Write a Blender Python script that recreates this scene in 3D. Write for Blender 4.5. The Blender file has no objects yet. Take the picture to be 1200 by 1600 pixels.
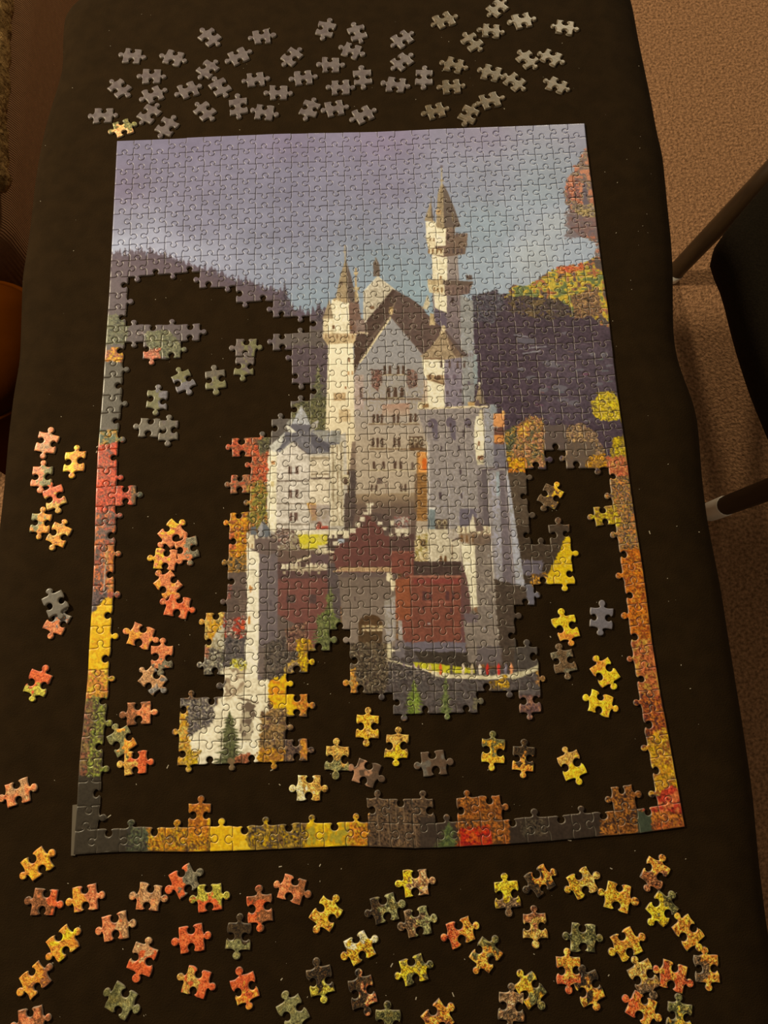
import bpy, math, random
import numpy as np
from mathutils import Vector
from mathutils.geometry import delaunay_2d_cdt

# ------------------------------------------------------------------ camera
ZP = 0.70                       # height of the printed face of the puzzle above the floor
TH = 0.0019                     # thickness of a puzzle piece
ZM = ZP - TH                    # top of the black cloth
FPX = 1200.0                    # focal length in pixels of the 1200x1600 frame
CAM = np.array([0.00820112, -0.26753276, ZP + 0.67668994])
ROT = (0.28051302, 0.00185269, -0.04445604)

sc = bpy.context.scene
col = sc.collection
cam_d = bpy.data.cameras.new('camera')
cam = bpy.data.objects.new('camera', cam_d)
col.objects.link(cam)
cam.location = CAM
cam.rotation_euler = ROT
cam_d.sensor_fit = 'VERTICAL'
cam_d.sensor_height = 32.0
cam_d.lens = FPX / 1600.0 * 32.0
cam_d.clip_start = 0.02
sc.camera = cam

# ------------------------------------------------------------------ light
TINT = (1.0, 0.845, 0.56)       # warm household bulbs
world = bpy.data.worlds.new('room_glow')
sc.world = world
world.use_nodes = True
world.node_tree.nodes['Background'].inputs[0].default_value = (1.0, 0.80, 0.52, 1)
world.node_tree.nodes['Background'].inputs[1].default_value = 0.20
LAMPS = [('standing_lamp_left_offscreen', (-1.38, 0.80, ZP + 1.15), 180.0, 0.10),
         ('ceiling_lamp_far_offscreen', (1.10, 3.30, ZP + 1.75), 190.0, 0.14)]
for nm, loc, en, rad in LAMPS:
    ld = bpy.data.lights.new(nm, 'POINT')
    ld.energy = en
    ld.shadow_soft_size = rad
    ld.color = TINT
    lo = bpy.data.objects.new(nm, ld)
    lo.location = loc
    col.objects.link(lo)
sc.view_settings.view_transform = 'Standard'
sc.view_settings.look = 'None'
sc.view_settings.gamma = 1.0
sc.view_settings.use_curve_mapping = False
sc.view_settings.exposure = 0.0

rng = np.random.default_rng(7)
random.seed(7)


# ------------------------------------------------------------------ pixel <-> world
def rotm(rx, ry, rz):
    cx, sx, cy, sy, cz, sz = math.cos(rx), math.sin(rx), math.cos(ry), math.sin(ry), math.cos(rz), math.sin(rz)
    X = np.array([[1, 0, 0], [0, cx, -sx], [0, sx, cx]])
    Y = np.array([[cy, 0, sy], [0, 1, 0], [-sy, 0, cy]])
    Z = np.array([[cz, -sz, 0], [sz, cz, 0], [0, 0, 1]])
    return Z @ Y @ X


RM = rotm(*ROT)


def at(px, z=ZP):
    """photo pixels -> points on the horizontal plane at height z"""
    px = np.atleast_2d(np.array(px, float))
    d = np.stack([(px[:, 0] - 600) / FPX, (800 - px[:, 1]) / FPX, -np.ones(len(px))], 1) @ RM.T
    t = (z - CAM[2]) / d[:, 2]
    return CAM + d * t[:, None]


# ------------------------------------------------------------------ helpers
def lin(c):
    c = np.asarray(c, float) / 255.0
    return np.where(c <= 0.04045, c / 12.92, ((c + 0.055) / 1.055) ** 2.4)


def tag(o, label=None, cat=None, group=None, kind=None):
    if label: o['label'] = label
    if cat: o['category'] = cat
    if group: o['group'] = group
    if kind: o['kind'] = kind
    return o


def link(name, me, mat=None, parent=None):
    o = bpy.data.objects.new(name, me)
    col.objects.link(o)
    if mat is not None: me.materials.append(mat)
    if parent is not None: o.parent = parent
    return o


def empty(name, loc=(0, 0, 0)):
    o = bpy.data.objects.new(name, None)
    o.location = loc
    o.empty_display_size = 0.02
    col.objects.link(o)
    return o


def tri_mesh(name, V, T, C=None, smooth=True):
    me = bpy.data.meshes.new(name)
    V = np.ascontiguousarray(V, dtype=np.float32)
    T = np.ascontiguousarray(T, dtype=np.int32)
    me.vertices.add(len(V)); me.vertices.foreach_set('co', V.ravel())
    me.loops.add(T.size); me.loops.foreach_set('vertex_index', T.ravel())
    me.polygons.add(len(T)); me.polygons.foreach_set('loop_start', np.arange(0, T.size, 3, dtype=np.int32))
    if smooth: me.polygons.foreach_set('use_smooth', np.ones(len(T), dtype=bool))
    me.update(calc_edges=True)
    if C is not None:
        a = me.color_attributes.new('print', 'FLOAT_COLOR', 'POINT')
        a.data.foreach_set('color', np.c_[C, np.ones(len(C))].astype(np.float32).ravel())
    return me


def poly_mesh(name, V, F, smooth=False):
    me = bpy.data.meshes.new(name)
    me.from_pydata([tuple(map(float, v)) for v in V], [], F)
    if smooth: me.polygons.foreach_set('use_smooth', [True] * len(me.polygons))
    me.update()
    return me


def sweep(path, rad, n=14, caps=True):
    """tube along a path; rad a number or a list"""
    P = np.array(path, float)
    m = len(P)
    R_ = np.full(m, rad) if np.isscalar(rad) else np.array(rad)
    tan = np.gradient(P, axis=0)
    tan /= np.linalg.norm(tan, axis=1)[:, None]
    u = np.cross(tan[0], [0.31, 0.17, 0.9]); u /= np.linalg.norm(u)
    V = []
    for k in range(m):
        u = u - tan[k] * (u @ tan[k]); u /= np.linalg.norm(u)
        w = np.cross(tan[k], u)
        for a in range(n):
            th = 2 * math.pi * a / n
            V.append(P[k] + R_[k] * (math.cos(th) * u + math.sin(th) * w))
    F = [[k * n + a, k * n + (a + 1) % n, (k + 1) * n + (a + 1) % n, (k + 1) * n + a] for k in range(m - 1) for a in range(n)]
    if caps:
        F += [list(range(n))[::-1], list(range((m - 1) * n, m * n))]
    return V, F


def rounded_box(sx, sy, sz, r, seg=4):
    """rounded box centred on the origin"""
    import bmesh
    bm = bmesh.new()
    bmesh.ops.create_cube(bm, size=1.0)
    bmesh.ops.scale(bm, vec=(sx, sy, sz), verts=bm.verts)
    bmesh.ops.bevel(bm, geom=bm.edges[:], offset=r, segments=seg, profile=0.5, affect='EDGES')
    return bm


def bm_obj(name, bm, mat, parent=None, loc=None, smooth=True):
    me = bpy.data.meshes.new(name)
    bm.to_mesh(me); bm.free()
    if smooth: me.polygons.foreach_set('use_smooth', [True] * len(me.polygons))
    o = link(name, me, mat, parent)
    if loc is not None: o.location = loc
    return o


# ------------------------------------------------------------------ materials
def new_mat(name):
    m = bpy.data.materials.new(name)
    m.use_nodes = True
    nt = m.node_tree
    return m, nt, nt.nodes['Principled BSDF']


def nd(nt, kind, **kw):
    n = nt.nodes.new(kind)
    for k, v in kw.items():
        if k in n.inputs: n.inputs[k].default_value = v
        else: setattr(n, k, v)
    return n


def noise_mat(name, c0, c1, scale, rough, bump=0.0, bscale=None, detail=4, spec=0.3, stretch=None, bdist=0.001, sheen=0.0):
    m, nt, b = new_mat(name)
    tc = nd(nt, 'ShaderNodeTexCoord')
    src = tc.outputs['Object']
    if stretch:
        mp = nd(nt, 'ShaderNodeMapping'); mp.inputs['Scale'].default_value = stretch
        nt.links.new(src, mp.inputs['Vector']); src = mp.outputs['Vector']
    n = nd(nt, 'ShaderNodeTexNoise', Scale=scale, Detail=detail)
    nt.links.new(src, n.inputs['Vector'])
    r = nd(nt, 'ShaderNodeValToRGB')
    r.color_ramp.elements[0].color = (*c0, 1); r.color_ramp.elements[1].color = (*c1, 1)
    r.color_ramp.elements[0].position = 0.33; r.color_ramp.elements[1].position = 0.67
    nt.links.new(n.outputs['Fac'], r.inputs['Fac'])
    nt.links.new(r.outputs['Color'], b.inputs['Base Color'])
    b.inputs['Roughness'].default_value = rough
    b.inputs['Specular IOR Level'].default_value = spec
    if sheen:
        b.inputs['Sheen Weight'].default_value = sheen
        b.inputs['Sheen Roughness'].default_value = 0.5
    if bump:
        n2 = nd(nt, 'ShaderNodeTexNoise', Scale=bscale or scale, Detail=3)
        nt.links.new(src, n2.inputs['Vector'])
        bp = nd(nt, 'ShaderNodeBump', Strength=bump, Distance=bdist)
        nt.links.new(n2.outputs['Fac'], bp.inputs['Height'])
        nt.links.new(bp.outputs['Normal'], b.inputs['Normal'])
    return m


M_felt = noise_mat('black_felt', (0.0146, 0.0080, 0.0028), (0.0192, 0.0105, 0.0038), 60, 0.95, 0.5, 900, spec=0.06)
M_carpet = noise_mat('brown_carpet', (0.155, 0.078, 0.038), (0.40, 0.210, 0.108), 165, 0.95, 0.9, 190, detail=7, spec=0.1, bdist=0.007)
M_tabletop = noise_mat('table_laminate', (0.20, 0.17, 0.13), (0.25, 0.21, 0.16), 30, 0.5)
M_tablemetal = noise_mat('table_leg_metal', (0.10, 0.10, 0.10), (0.13, 0.13, 0.13), 40, 0.4)
M_seat = noise_mat('black_seat_fabric', (0.015, 0.0105, 0.006), (0.024, 0.017, 0.010), 380, 0.95, 0.6, 700, spec=0.06)
M_wood = noise_mat('dark_chair_wood', (0.024, 0.012, 0.005), (0.040, 0.021, 0.008), 60, 0.45, spec=0.4, stretch=(1, 1, 0.1))
M_tan = noise_mat('tan_fleece', (0.105, 0.058, 0.020), (0.28, 0.165, 0.062), 90, 1.0, 1.0, 160, spec=0.05, bdist=0.006)
M_rust = noise_mat('rust_leather', (0.034, 0.0078, 0.0004), (0.050, 0.0118, 0.0006), 9, 0.9, 0.4, 60, spec=0.0)

m, nt, b = new_mat('chrome_ferrule')
b.inputs['Base Color'].default_value = (0.80, 0.74, 0.66, 1); b.inputs['Metallic'].default_value = 0.35; b.inputs['Roughness'].default_value = 0.38
M_chrome = m

# ribbed sofa cloth: narrow ribs
m, nt, b = new_mat('ribbed_brown_cloth')
tc = nd(nt, 'ShaderNodeTexCoord')
wv = nd(nt, 'ShaderNodeTexWave', Scale=85.0, Distortion=0.0, Detail=0.0)
wv.bands_direction = 'Y'
nt.links.new(tc.outputs['Object'], wv.inputs['Vector'])
nz = nd(nt, 'ShaderNodeTexNoise', Scale=120.0, Detail=4.0)
nt.links.new(tc.outputs['Object'], nz.inputs['Vector'])
mx = nd(nt, 'ShaderNodeMix', data_type='RGBA')
mx.inputs[6].default_value = (0.16, 0.078, 0.036, 1); mx.inputs[7].default_value = (0.25, 0.122, 0.056, 1)
nt.links.new(nz.outputs['Fac'], mx.inputs[0])
nt.links.new(mx.outputs[2], b.inputs['Base Color'])
bp = nd(nt, 'ShaderNodeBump', Strength=0.7, Distance=0.002)
nt.links.new(wv.outputs['Fac'], bp.inputs['Height'])
nt.links.new(bp.outputs['Normal'], b.inputs['Normal'])
b.inputs['Roughness'].default_value = 0.9
b.inputs['Specular IOR Level'].default_value = 0.15
M_rib = m

# printed card
m, nt, b = new_mat('printed_card')
at_n = nd(nt, 'ShaderNodeAttribute', attribute_name='print')
nt.links.new(at_n.outputs['Color'], b.inputs['Base Color'])
b.inputs['Roughness'].default_value = 0.37
b.inputs['Specular IOR Level'].default_value = 0.5
tc = nd(nt, 'ShaderNodeTexCoord')
nz = nd(nt, 'ShaderNodeTexNoise', Scale=700.0, Detail=2.0)
nt.links.new(tc.outputs['Object'], nz.inputs['Vector'])
bp = nd(nt, 'ShaderNodeBump', Strength=0.12, Distance=0.0004)
nt.links.new(nz.outputs['Fac'], bp.inputs['Height'])
nt.links.new(bp.outputs['Normal'], b.inputs['Normal'])
M_print = m
M_crumb = noise_mat('paper_crumb', (0.30, 0.26, 0.20), (0.45, 0.40, 0.32), 300, 0.9)
m, nt, b = new_mat('clear_tape')
b.inputs['Base Color'].default_value = (0.11, 0.09, 0.066, 1); b.inputs['Roughness'].default_value = 0.4
M_tape = m

# ------------------------------------------------------------------ floor
fl = link('floor', poly_mesh('floor', [(-6, -6, 0), (6, -6, 0), (6, 6, 0), (-6, 6, 0)], [[0, 1, 2, 3]]), M_carpet)
tag(fl, kind='structure')

# ------------------------------------------------------------------ black cloth over the table
edge_px = [(130, -12), (112, 2), (98, 18), (95, 60), (95, 100), (88, 128), (78, 158), (66, 200), (57, 245), (50, 290), (45, 340), (38, 390), (31, 430), (29, 500),
           (27, 560), (17, 615), (9, 680), (2, 760), (-14, 900), (-40, 1080), (-60, 1250), (-90, 1450), (-120, 1640), (-120, 1730), (-60, 1760),
           (200, 1765), (500, 1768), (800, 1765), (1100, 1760), (1225, 1750), (1240, 1690), (1222, 1560), (1202, 1440), (1191, 1350), (1181, 1240), (1168, 1150),
           (1154, 1065), (1141, 985), (1131, 920), (1120, 865), (1109, 810), (1101, 745), (1097, 690), (1094, 655), (1086, 622), (1072, 588), (1061, 555), (1056, 520),
           (1055, 470), (1055, 420), (1052, 370), (1047, 325), (1041, 262), (1038, 235), (1030, 205), (1020, 150), (1009, 98), (1001, 60), (991, 5), (978, -40),
           (955, -58), (800, -60), (500, -58), (300, -50), (180, -35)]
EB = at(edge_px, ZM - 0.012)[:, :2]


def resample(P, n):
    Q = np.vstack([P, P[:1]])
    s = np.r_[0, np.cumsum(np.hypot(*np.diff(Q, axis=0).T))]
    t = np.linspace(0, s[-1], n, endpoint=False)
    return np.stack([np.interp(t, s, Q[:, 0]), np.interp(t, s, Q[:, 1])], 1)


NB = 420
EB = resample(EB, NB)
for _ in range(2):
    EB = 0.25 * np.roll(EB, 1, 0) + 0.5 * EB + 0.25 * np.roll(EB, -1, 0)


def normals_of(P):
    d = np.roll(P, -1, 0) - np.roll(P, 1, 0)
    n = np.stack([-d[:, 1], d[:, 0]], 1)
    return n / np.maximum(np.linalg.norm(n, axis=1), 1e-9)[:, None]


def area2(P):
    x, y = P[:, 0], P[:, 1]
    return np.sum(x * np.roll(y, -1) - np.roll(x, -1) * y)


if area2(EB) < 0: EB = EB[::-1].copy()
nin = normals_of(EB)                       # inward for a counter-clockwise ring
for _ in range(25): nin = 0.25 * np.roll(nin, 1, 0) + 0.5 * nin + 0.25 * np.roll(nin, -1, 0)
nin /= np.linalg.norm(nin, axis=1)[:, None]
rings = []
ph = np.linspace(0, 2 * math.pi, NB, endpoint=False)
rip = 0.5 * np.sin(ph * 23) + 0.3 * np.sin(ph * 41 + 1.0) + 0.2 * np.sin(ph * 9)
prof = [(0.045, 0.0), (0.036, -0.0006), (0.026, -0.0024), (0.016, -0.0055), (0.007, -0.010), (0.001, -0.016), (-0.001, -0.024), (0.001, -0.036), (0.004, -0.055), (0.007, -0.085), (0.008, -0.120), (0.008, -0.150)]
for k, (ins, dz) in enumerate(prof):
    amp = 0.006 * max(0, (k - 6)) / 5.0
    xy = EB + nin * (ins + amp * (1 + rip))[:, None]
    rings.append(np.c_[xy, np.full(NB, ZM + dz)])
V = np.vstack(rings)
F = [list(range(NB))]
for k in range(len(prof) - 1):
    for a in range(NB):
        F.append([k * NB + a, (k + 1) * NB + a, (k + 1) * NB + (a + 1) % NB, k * NB + (a + 1) % NB])
cloth_me = poly_mesh('black_cloth', V, F, smooth=True)
cloth = link('black_cloth', cloth_me, M_felt)
sol = cloth.modifiers.new('thickness', 'SOLIDIFY'); sol.thickness = 0.0015; sol.offset = -1
tag(cloth, 'plain black felt cloth spread over the table, under the jigsaw and its pieces', 'cloth')

# table under the cloth
RI = rings[0][:, :2]
x0 = max(RI[(RI[:, 0] < -0.2) & (abs(RI[:, 1]) < 0.34), 0].max(), -0.60) + 0.012
x1 = RI[(RI[:, 0] > 0.2) & (abs(RI[:, 1]) < 0.34), 0].min() - 0.012
y0, y1 = RI[:, 1].min() + 0.05, RI[:, 1].max() - 0.03
tb = empty('table', ((x0 + x1) / 2, (y0 + y1) / 2, 0))
tag(tb, 'table hidden beneath the black felt cloth', 'table')
bm = rounded_box(x1 - x0, y1 - y0, 0.024, 0.004, 2)
bm_obj('tabletop', bm, M_tabletop, tb, (0, 0, ZM - 0.0018 - 0.012))
for sx in (-1, 1):
    for sy in (-1, 1):
        lx, ly = sx * ((x1 - x0) / 2 - 0.05), sy * ((y1 - y0) / 2 - 0.06)
        v, f = sweep([(lx, ly, 0), (lx, ly, 0.3), (lx, ly, ZM - 0.026)], 0.016)
        link('leg', poly_mesh('leg', v, f, True), M_tablemetal, tb)

# ------------------------------------------------------------------ chair on the right
ch_c = at([(1330, 560)], 0.45)[0]
chair = empty('chair', (ch_c[0], ch_c[1], 0))
tag(chair, 'black fabric seat chair with dark wooden legs on the brown carpet', 'chair')
off = np.array([ch_c[0], ch_c[1], 0])


def chair_leg(foot_px, top_px, ztop, ferrule):
    a = at([foot_px], 0.0)[0]; t = at([top_px], ztop)[0]
    a, t = a - off, t - off
    pts = [a + (t - a) * s for s in (0, 0.05, 0.3, 0.6, 1.0)]
    v, f = sweep(pts, [0.0165, 0.017, 0.0175, 0.018, 0.019], 16)
    leg = link('leg', poly_mesh('leg', v, f, True), M_wood, chair)
    pts = [a + (t - a) * s for s in (0.0, 0.01, 0.05, ferrule, ferrule + 0.004)]
    v, f = sweep(pts, [0.0168, 0.0180, 0.0182, 0.0185, 0.0172], 16)
    fr = link('ferrule', poly_mesh('ferrule', v, f, True), M_chrome, leg)
    return leg


chair_leg((1046, 434), (1300, 168), 0.42, 0.035)
chair_leg((1108, 800), (1330, 716), 0.42, 0.16)
A = at([(1116, 386)], 0.47)[0][:2]
front = at([(1117, 383), (1128, 450), (1149, 535), (1174, 613), (1202, 680), (1228, 745), (1260, 822), (1302, 905)], 0.432)[:, :2]
side = at([(1117, 380), (1180, 304), (1260, 216), (1360, 106)], 0.462)[:, :2]
dirb = (side[-1] - side[0]) / np.linalg.norm(side[-1] - side[0])
Cc = front[-1] + np.array([0.40, 0.02])
Dd = side[0] + dirb * 0.42
outl = np.vstack([front[1:], Cc, Dd + np.array([0.06, -0.10]), Dd, side[2], side[1], side[0]])
outl = resample(outl, 90)
for _ in range(1): outl = 0.25 * np.roll(outl, 1, 0) + 0.5 * outl + 0.25 * np.roll(outl, -1, 0)
if area2(outl) < 0: outl = outl[::-1].copy()
no = normals_of(outl)
rr = []
for ins, z in ((0.012, 0.415), (0.003, 0.42), (0.0, 0.435), (0.0, 0.452), (0.003, 0.464), (0.009, 0.471), (0.017, 0.475), (0.026, 0.477)):
    rr.append(np.c_[outl + no * ins, np.full(90, z)] - off)
V = np.vstack(rr)
F = [list(range(90))[::-1]] + [[k * 90 + a, k * 90 + (a + 1) % 90, (k + 1) * 90 + (a + 1) % 90, (k + 1) * 90 + a] for k in range(7) for a in range(90)] + [list(range(7 * 90, 8 * 90))]
link('seat', poly_mesh('seat', V, F, True), M_seat, chair)
# rear legs and backrest, past the picture's edge
bc = (Cc + Dd) / 2 + np.array([0.0, 0.0])
for q in (Cc + np.array([-0.03, 0.04]), Dd + np.array([-0.01, -0.05])):
    v, f = sweep([np.array([q[0] + 0.05, q[1], 0]) - off, np.array([q[0], q[1], 0.43]) - off, np.array([q[0] + 0.05, q[1], 0.80]) - off], [0.014, 0.016, 0.013], 14)
    link('leg', poly_mesh('leg', v, f, True), M_wood, chair)
bm = rounded_box(0.03, float(abs(Cc[1] - Dd[1]) - 0.02), 0.20, 0.012, 3)
bk = bm_obj('backrest', bm, M_seat, chair, (float(bc[0] + 0.045 - off[0]), float(bc[1] - off[1]), 0.72))
bk.rotation_euler = (0, 0.13, math.atan2(Dd[1] - Cc[1], Dd[0] - Cc[0]) - math.pi / 2)

# ------------------------------------------------------------------ sofa, throw and cushion on the left
SZ = 0.52
sofa = empty('sofa', (-0.95, 0.925, 0))
tag(sofa, 'brown sofa in ribbed cloth beside the table', 'sofa')
bm = rounded_box(0.86, 1.30, 0.30, 0.05, 5)
bm_obj('seat_cushion', bm, M_rib, sofa, (0.05, 0.10, SZ - 0.15))
bm = rounded_box(0.84, 1.30, 0.20, 0.03, 3)
bm_obj('base', bm, M_rib, sofa, (0.04, 0.10, 0.14))
bm = rounded_box(0.22, 1.34, 0.62, 0.07, 5)
bm_obj('backrest', bm, M_rib, sofa, (-0.42, 0.10, 0.55))
for sx in (-0.40, 0.36):
    for sy in (-0.45, 0.65):
        v, f = sweep([(sx, sy, 0), (sx, sy, 0.02), (sx, sy, 0.06)], 0.02)
        link('foot', poly_mesh('foot', v, f, True), M_wood, sofa)

# fleece throw lying on the sofa
tp = at([(3, 30), (4, 110), (-2, 150), (0, 240), (4, 268), (-3, 284), (-60, 288), (-170, 200), (-170, -40), (0, -60), (10, -20)], SZ + 0.03)[:, :2]
tp = resample(tp, 80)
if area2(tp) < 0: tp = tp[::-1].copy()
tn = normals_of(tp)
for _ in range(6): tn = 0.25 * np.roll(tn, 1, 0) + 0.5 * tn + 0.25 * np.roll(tn, -1, 0)
tc_ = tp.mean(0)
rr = []
for shr, dz in ((0.10, 0.0), (0.01, 0.008), (0.0, 0.020), (0.05, 0.032), (0.18, 0.039), (0.45, 0.043)):
    wob = 0.0025 * rng.standard_normal(80)
    rr.append(np.c_[tp * (1 - shr) + tc_ * shr + tn * wob[:, None], np.full(80, SZ + dz - 0.001) + (0.003 * rng.standard_normal(80) if dz > 0 else 0)])
V = np.vstack(rr)
F = [list(range(80))[::-1]] + [[k * 80 + a, k * 80 + (a + 1) % 80, (k + 1) * 80 + (a + 1) % 80, (k + 1) * 80 + a] for k in range(5) for a in range(80)] + [list(range(400, 480))]
thr = link('fleece_throw', poly_mesh('fleece_throw', V, F, True), M_tan)
tag(thr, 'nubbly tan fleece throw lying on the brown sofa', 'blanket')

# rust coloured pouf between sofa and table
pc = at([(-62, 525)], 0.50)[0]
pouf = empty('pouf', (pc[0], pc[1], 0))
tag(pouf, 'rust orange rounded leather pouf beside the black cloth', 'pouf')
n = 48
profp = [(0.0, 0.0), (0.085, 0.0), (0.098, 0.02), (0.105, 0.12), (0.108, 0.25), (0.106, 0.38), (0.100, 0.455), (0.085, 0.485), (0.055, 0.497), (0.0, 0.500)]
V = []; F = []
for k, (r, z) in enumerate(profp):
    for a in range(n):
        th = 2 * math.pi * a / n
        V.append((r * math.cos(th) * (1.0), r * math.sin(th) * 1.05, z))
F = [[k * n + a, k * n + (a + 1) % n, (k + 1) * n + (a + 1) % n, (k + 1) * n + a] for k in range(len(profp) - 1) for a in range(n)]
link('body', poly_mesh('body', V, F, True), M_rust, pouf)
ringp = [(0.1005 * math.cos(t), 0.1055 * math.sin(t), 0.457) for t in np.linspace(0, 2 * math.pi, 49)]
v, f = sweep(ringp, 0.0035, 8, caps=False)
link('piping', poly_mesh('piping', v, f, True), M_rust, pouf)

# ------------------------------------------------------------------ the printed picture, painted as a colour field on the puzzle plane
RES = 0.0005
CX0, CX1, CY0, CY1 = -0.29, 0.29, -0.39, 0.385
CW, CH = int((CX1 - CX0) / RES), int((CY1 - CY0) / RES)
PIC = np.zeros((CH, CW, 3), np.float32)


def to_canvas(px):
    w = at(px, ZP)
    return np.stack([(w[:, 0] - CX0) / RES, (CY1 - w[:, 1]) / RES], 1)


def make_noise(scale, seed, ax=1.0):
    g = np.random.default_rng(seed)
    gh, gw = int(CH / scale) + 3, int(CW / (scale * ax)) + 3
    G = g.random((gh, gw)).astype(np.float32)
    y = np.arange(CH, dtype=np.float32) / scale; x = np.arange(CW, dtype=np.float32) / (scale * ax)
    yi, xi = y.astype(int), x.astype(int)
    fy, fx = y - yi, x - xi
    fy = (fy * fy * (3 - 2 * fy))[:, None]; fx = (fx * fx * (3 - 2 * fx))[None, :]
    a = G[np.ix_(yi, xi)]; b_ = G[np.ix_(yi, xi + 1)]; c = G[np.ix_(yi + 1, xi)]; d = G[np.ix_(yi + 1, xi + 1)]
    return (a * (1 - fx) + b_ * fx) * (1 - fy) + (c * (1 - fx) + d * fx) * fy


NZ = {s: make_noise(s, 100 + i) for i, s in enumerate((1.5, 2.5, 4, 7, 12, 22, 45, 110))}
NX = 0.6 * make_noise(11, 301) + 0.55 * make_noise(3, 305) - 0.575; NY = 0.6 * make_noise(11, 302) + 0.55 * make_noise(3, 306) - 0.575
STR = make_noise(14, 303, 0.12)          # upright streaks


def pmask(px, jit=0.0):
    q = to_canvas(px)
    pad = int(jit * 2) + 3
    a0, b0 = np.floor(q.min(0)).astype(int) - pad; a1, b1 = np.ceil(q.max(0)).astype(int) + pad
    a0, b0, a1, b1 = max(a0, 0), max(b0, 0), min(a1, CW), min(b1, CH)
    if a1 <= a0 or b1 <= b0: return None
    X = np.arange(a0, a1, dtype=np.float32)[None, :] + 0.5 + np.zeros((b1 - b0, 1), np.float32)
    Y = np.arange(b0, b1, dtype=np.float32)[:, None] + 0.5 + np.zeros((1, a1 - a0), np.float32)
    if jit:
        X = X + NX[b0:b1, a0:a1] * 2 * jit; Y = Y + NY[b0:b1, a0:a1] * 2 * jit
    ins = np.zeros(X.shape, bool)
    n = len(q)
    for i in range(n):
        xa, ya = q[i]; xb, yb = q[(i + 1) % n]
        if ya == yb: continue
        c = ((ya > Y) != (yb > Y)) & (X < (xb - xa) * (Y - ya) / (yb - ya) + xa)
        ins ^= c
    return (slice(b0, b1), slice(a0, a1)), ins


def fill(px, c, jit=0.0, grain=0.10, streak=0.0, alpha=1.0):
    r = pmask(px, jit)
    if r is None: return
    s, m_ = r
    base = np.array(c, np.float32)[None, None] * (1 + grain * 2 * (NZ[2.5][s] - 0.5) + grain * (NZ[12][s] - 0.5) + streak * 2 * (STR[s] - 0.5))[..., None]
    P = PIC[s]
    P[m_] = P[m_] * (1 - alpha) + base[m_] * alpha


def grad(px, ca, cb, pa, pb, jit=0.0, grain=0.05):
    """fill running from colour ca at pixel pa to cb at pixel pb"""
    r = pmask(px, jit)
    if r is None: return
    s, m_ = r
    (xa, ya), (xb, yb) = to_canvas([pa, pb])
    X = np.arange(s[1].start, s[1].stop)[None, :]; Y = np.arange(s[0].start, s[0].stop)[:, None]
    t = np.clip(((X - xa) * (xb - xa) + (Y - ya) * (yb - ya)) / ((xb - xa) ** 2 + (yb - ya) ** 2), 0, 1)[..., None]
    cc = np.array(ca, np.float32) * (1 - t) + np.array(cb, np.float32) * t
    cc = cc * (1 + grain * 2 * (NZ[2.5][s] - 0.5))[..., None]
    PIC[s][m_] = cc[m_]


def foliage(px, cols, wts=None, sc_=4, jit=5.0, fine=0.85):
    r = pmask(px, jit)
    if r is None: return
    s, m_ = r
    if not m_.any(): return
    k = {1.5: 4, 2.5: 7, 4: 12, 7: 22, 12: 45}[sc_]
    v = 0.55 * NZ[sc_][s] + 0.45 * NZ[k][s]
    w = np.array(wts if wts else [1] * len(cols), float); w = np.cumsum(w / w.sum())[:-1]
    th = np.quantile(v[m_], w)
    idx = np.searchsorted(th, v)
    cc = np.array(cols, np.float32)[idx]
    cc = cc * np.clip(1 + fine * 2.8 * (0.65 * NZ[1.5][s] + 0.35 * NZ[2.5][s] - 0.5), 0.35, 1.5)[..., None]
    gap = np.clip((0.5 * NZ[2.5][s] + 0.5 * NZ[1.5][s] - 0.60) * 9, 0, 1) * min(1.0, fine * 1.6)
    cc = cc * (1 - 0.55 * gap)[..., None]
    PIC[s][m_] = cc[m_]


def rect(x0, y0, x1, y1, c, **k): fill([(x0, y0), (x1, y0), (x1, y1), (x0, y1)], c, **k)


def line(a, b_, w, c, **k):
    a = np.array(a, float); b_ = np.array(b_, float); d = b_ - a; d /= np.linalg.norm(d); n_ = np.array([-d[1], d[0]]) * w / 2
    fill([a + n_, b_ + n_, b_ - n_, a - n_], c, **k)


def ell(cx, cy, rx, ry, c, a0=0, a1=360, **k):
    fill([(cx + rx * math.cos(math.radians(t)), cy + ry * math.sin(math.radians(t))) for t in np.linspace(a0, a1, 22)], c, **k)


def fir(x, yt, yb, w, cols, lean=0.0):
    g = random.Random(int(x * 7 + yt))
    n_ = max(5, int((yb - yt) / 5))
    L, R = [], []
    for i in range(n_ + 1):
        t = i / n_; hw = w / 2 * (t ** 0.8) * (0.6 + 0.8 * g.random())
        y = yt + (yb - yt) * t; xc = x + lean * t
        L += [(xc - hw, y + 1.5), (xc - hw * 0.45, y + 2)]; R += [(xc + hw, y + 1.5), (xc + hw * 0.45, y + 2)]
    foliage([(x, yt)] + R + L[::-1], cols, sc_=2.5, jit=1.0, fine=0.6)


def ridge(pts, c, step=7, h=9):
    """tree tops along a ridge line"""
    g = random.Random(len(pts))
    P = np.array(pts, float)
    x = P[0, 0]
    while x < P[-1, 0]:
        y = np.interp(x, P[:, 0], P[:, 1]); hh = h * (0.5 + g.random()); w = 3 + 4 * g.random()
        fill([(x - w, y + 6), (x, y - hh), (x + w, y + 6)], c, jit=2.0, grain=0.12)
        x += step * (0.5 + g.random())


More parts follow.
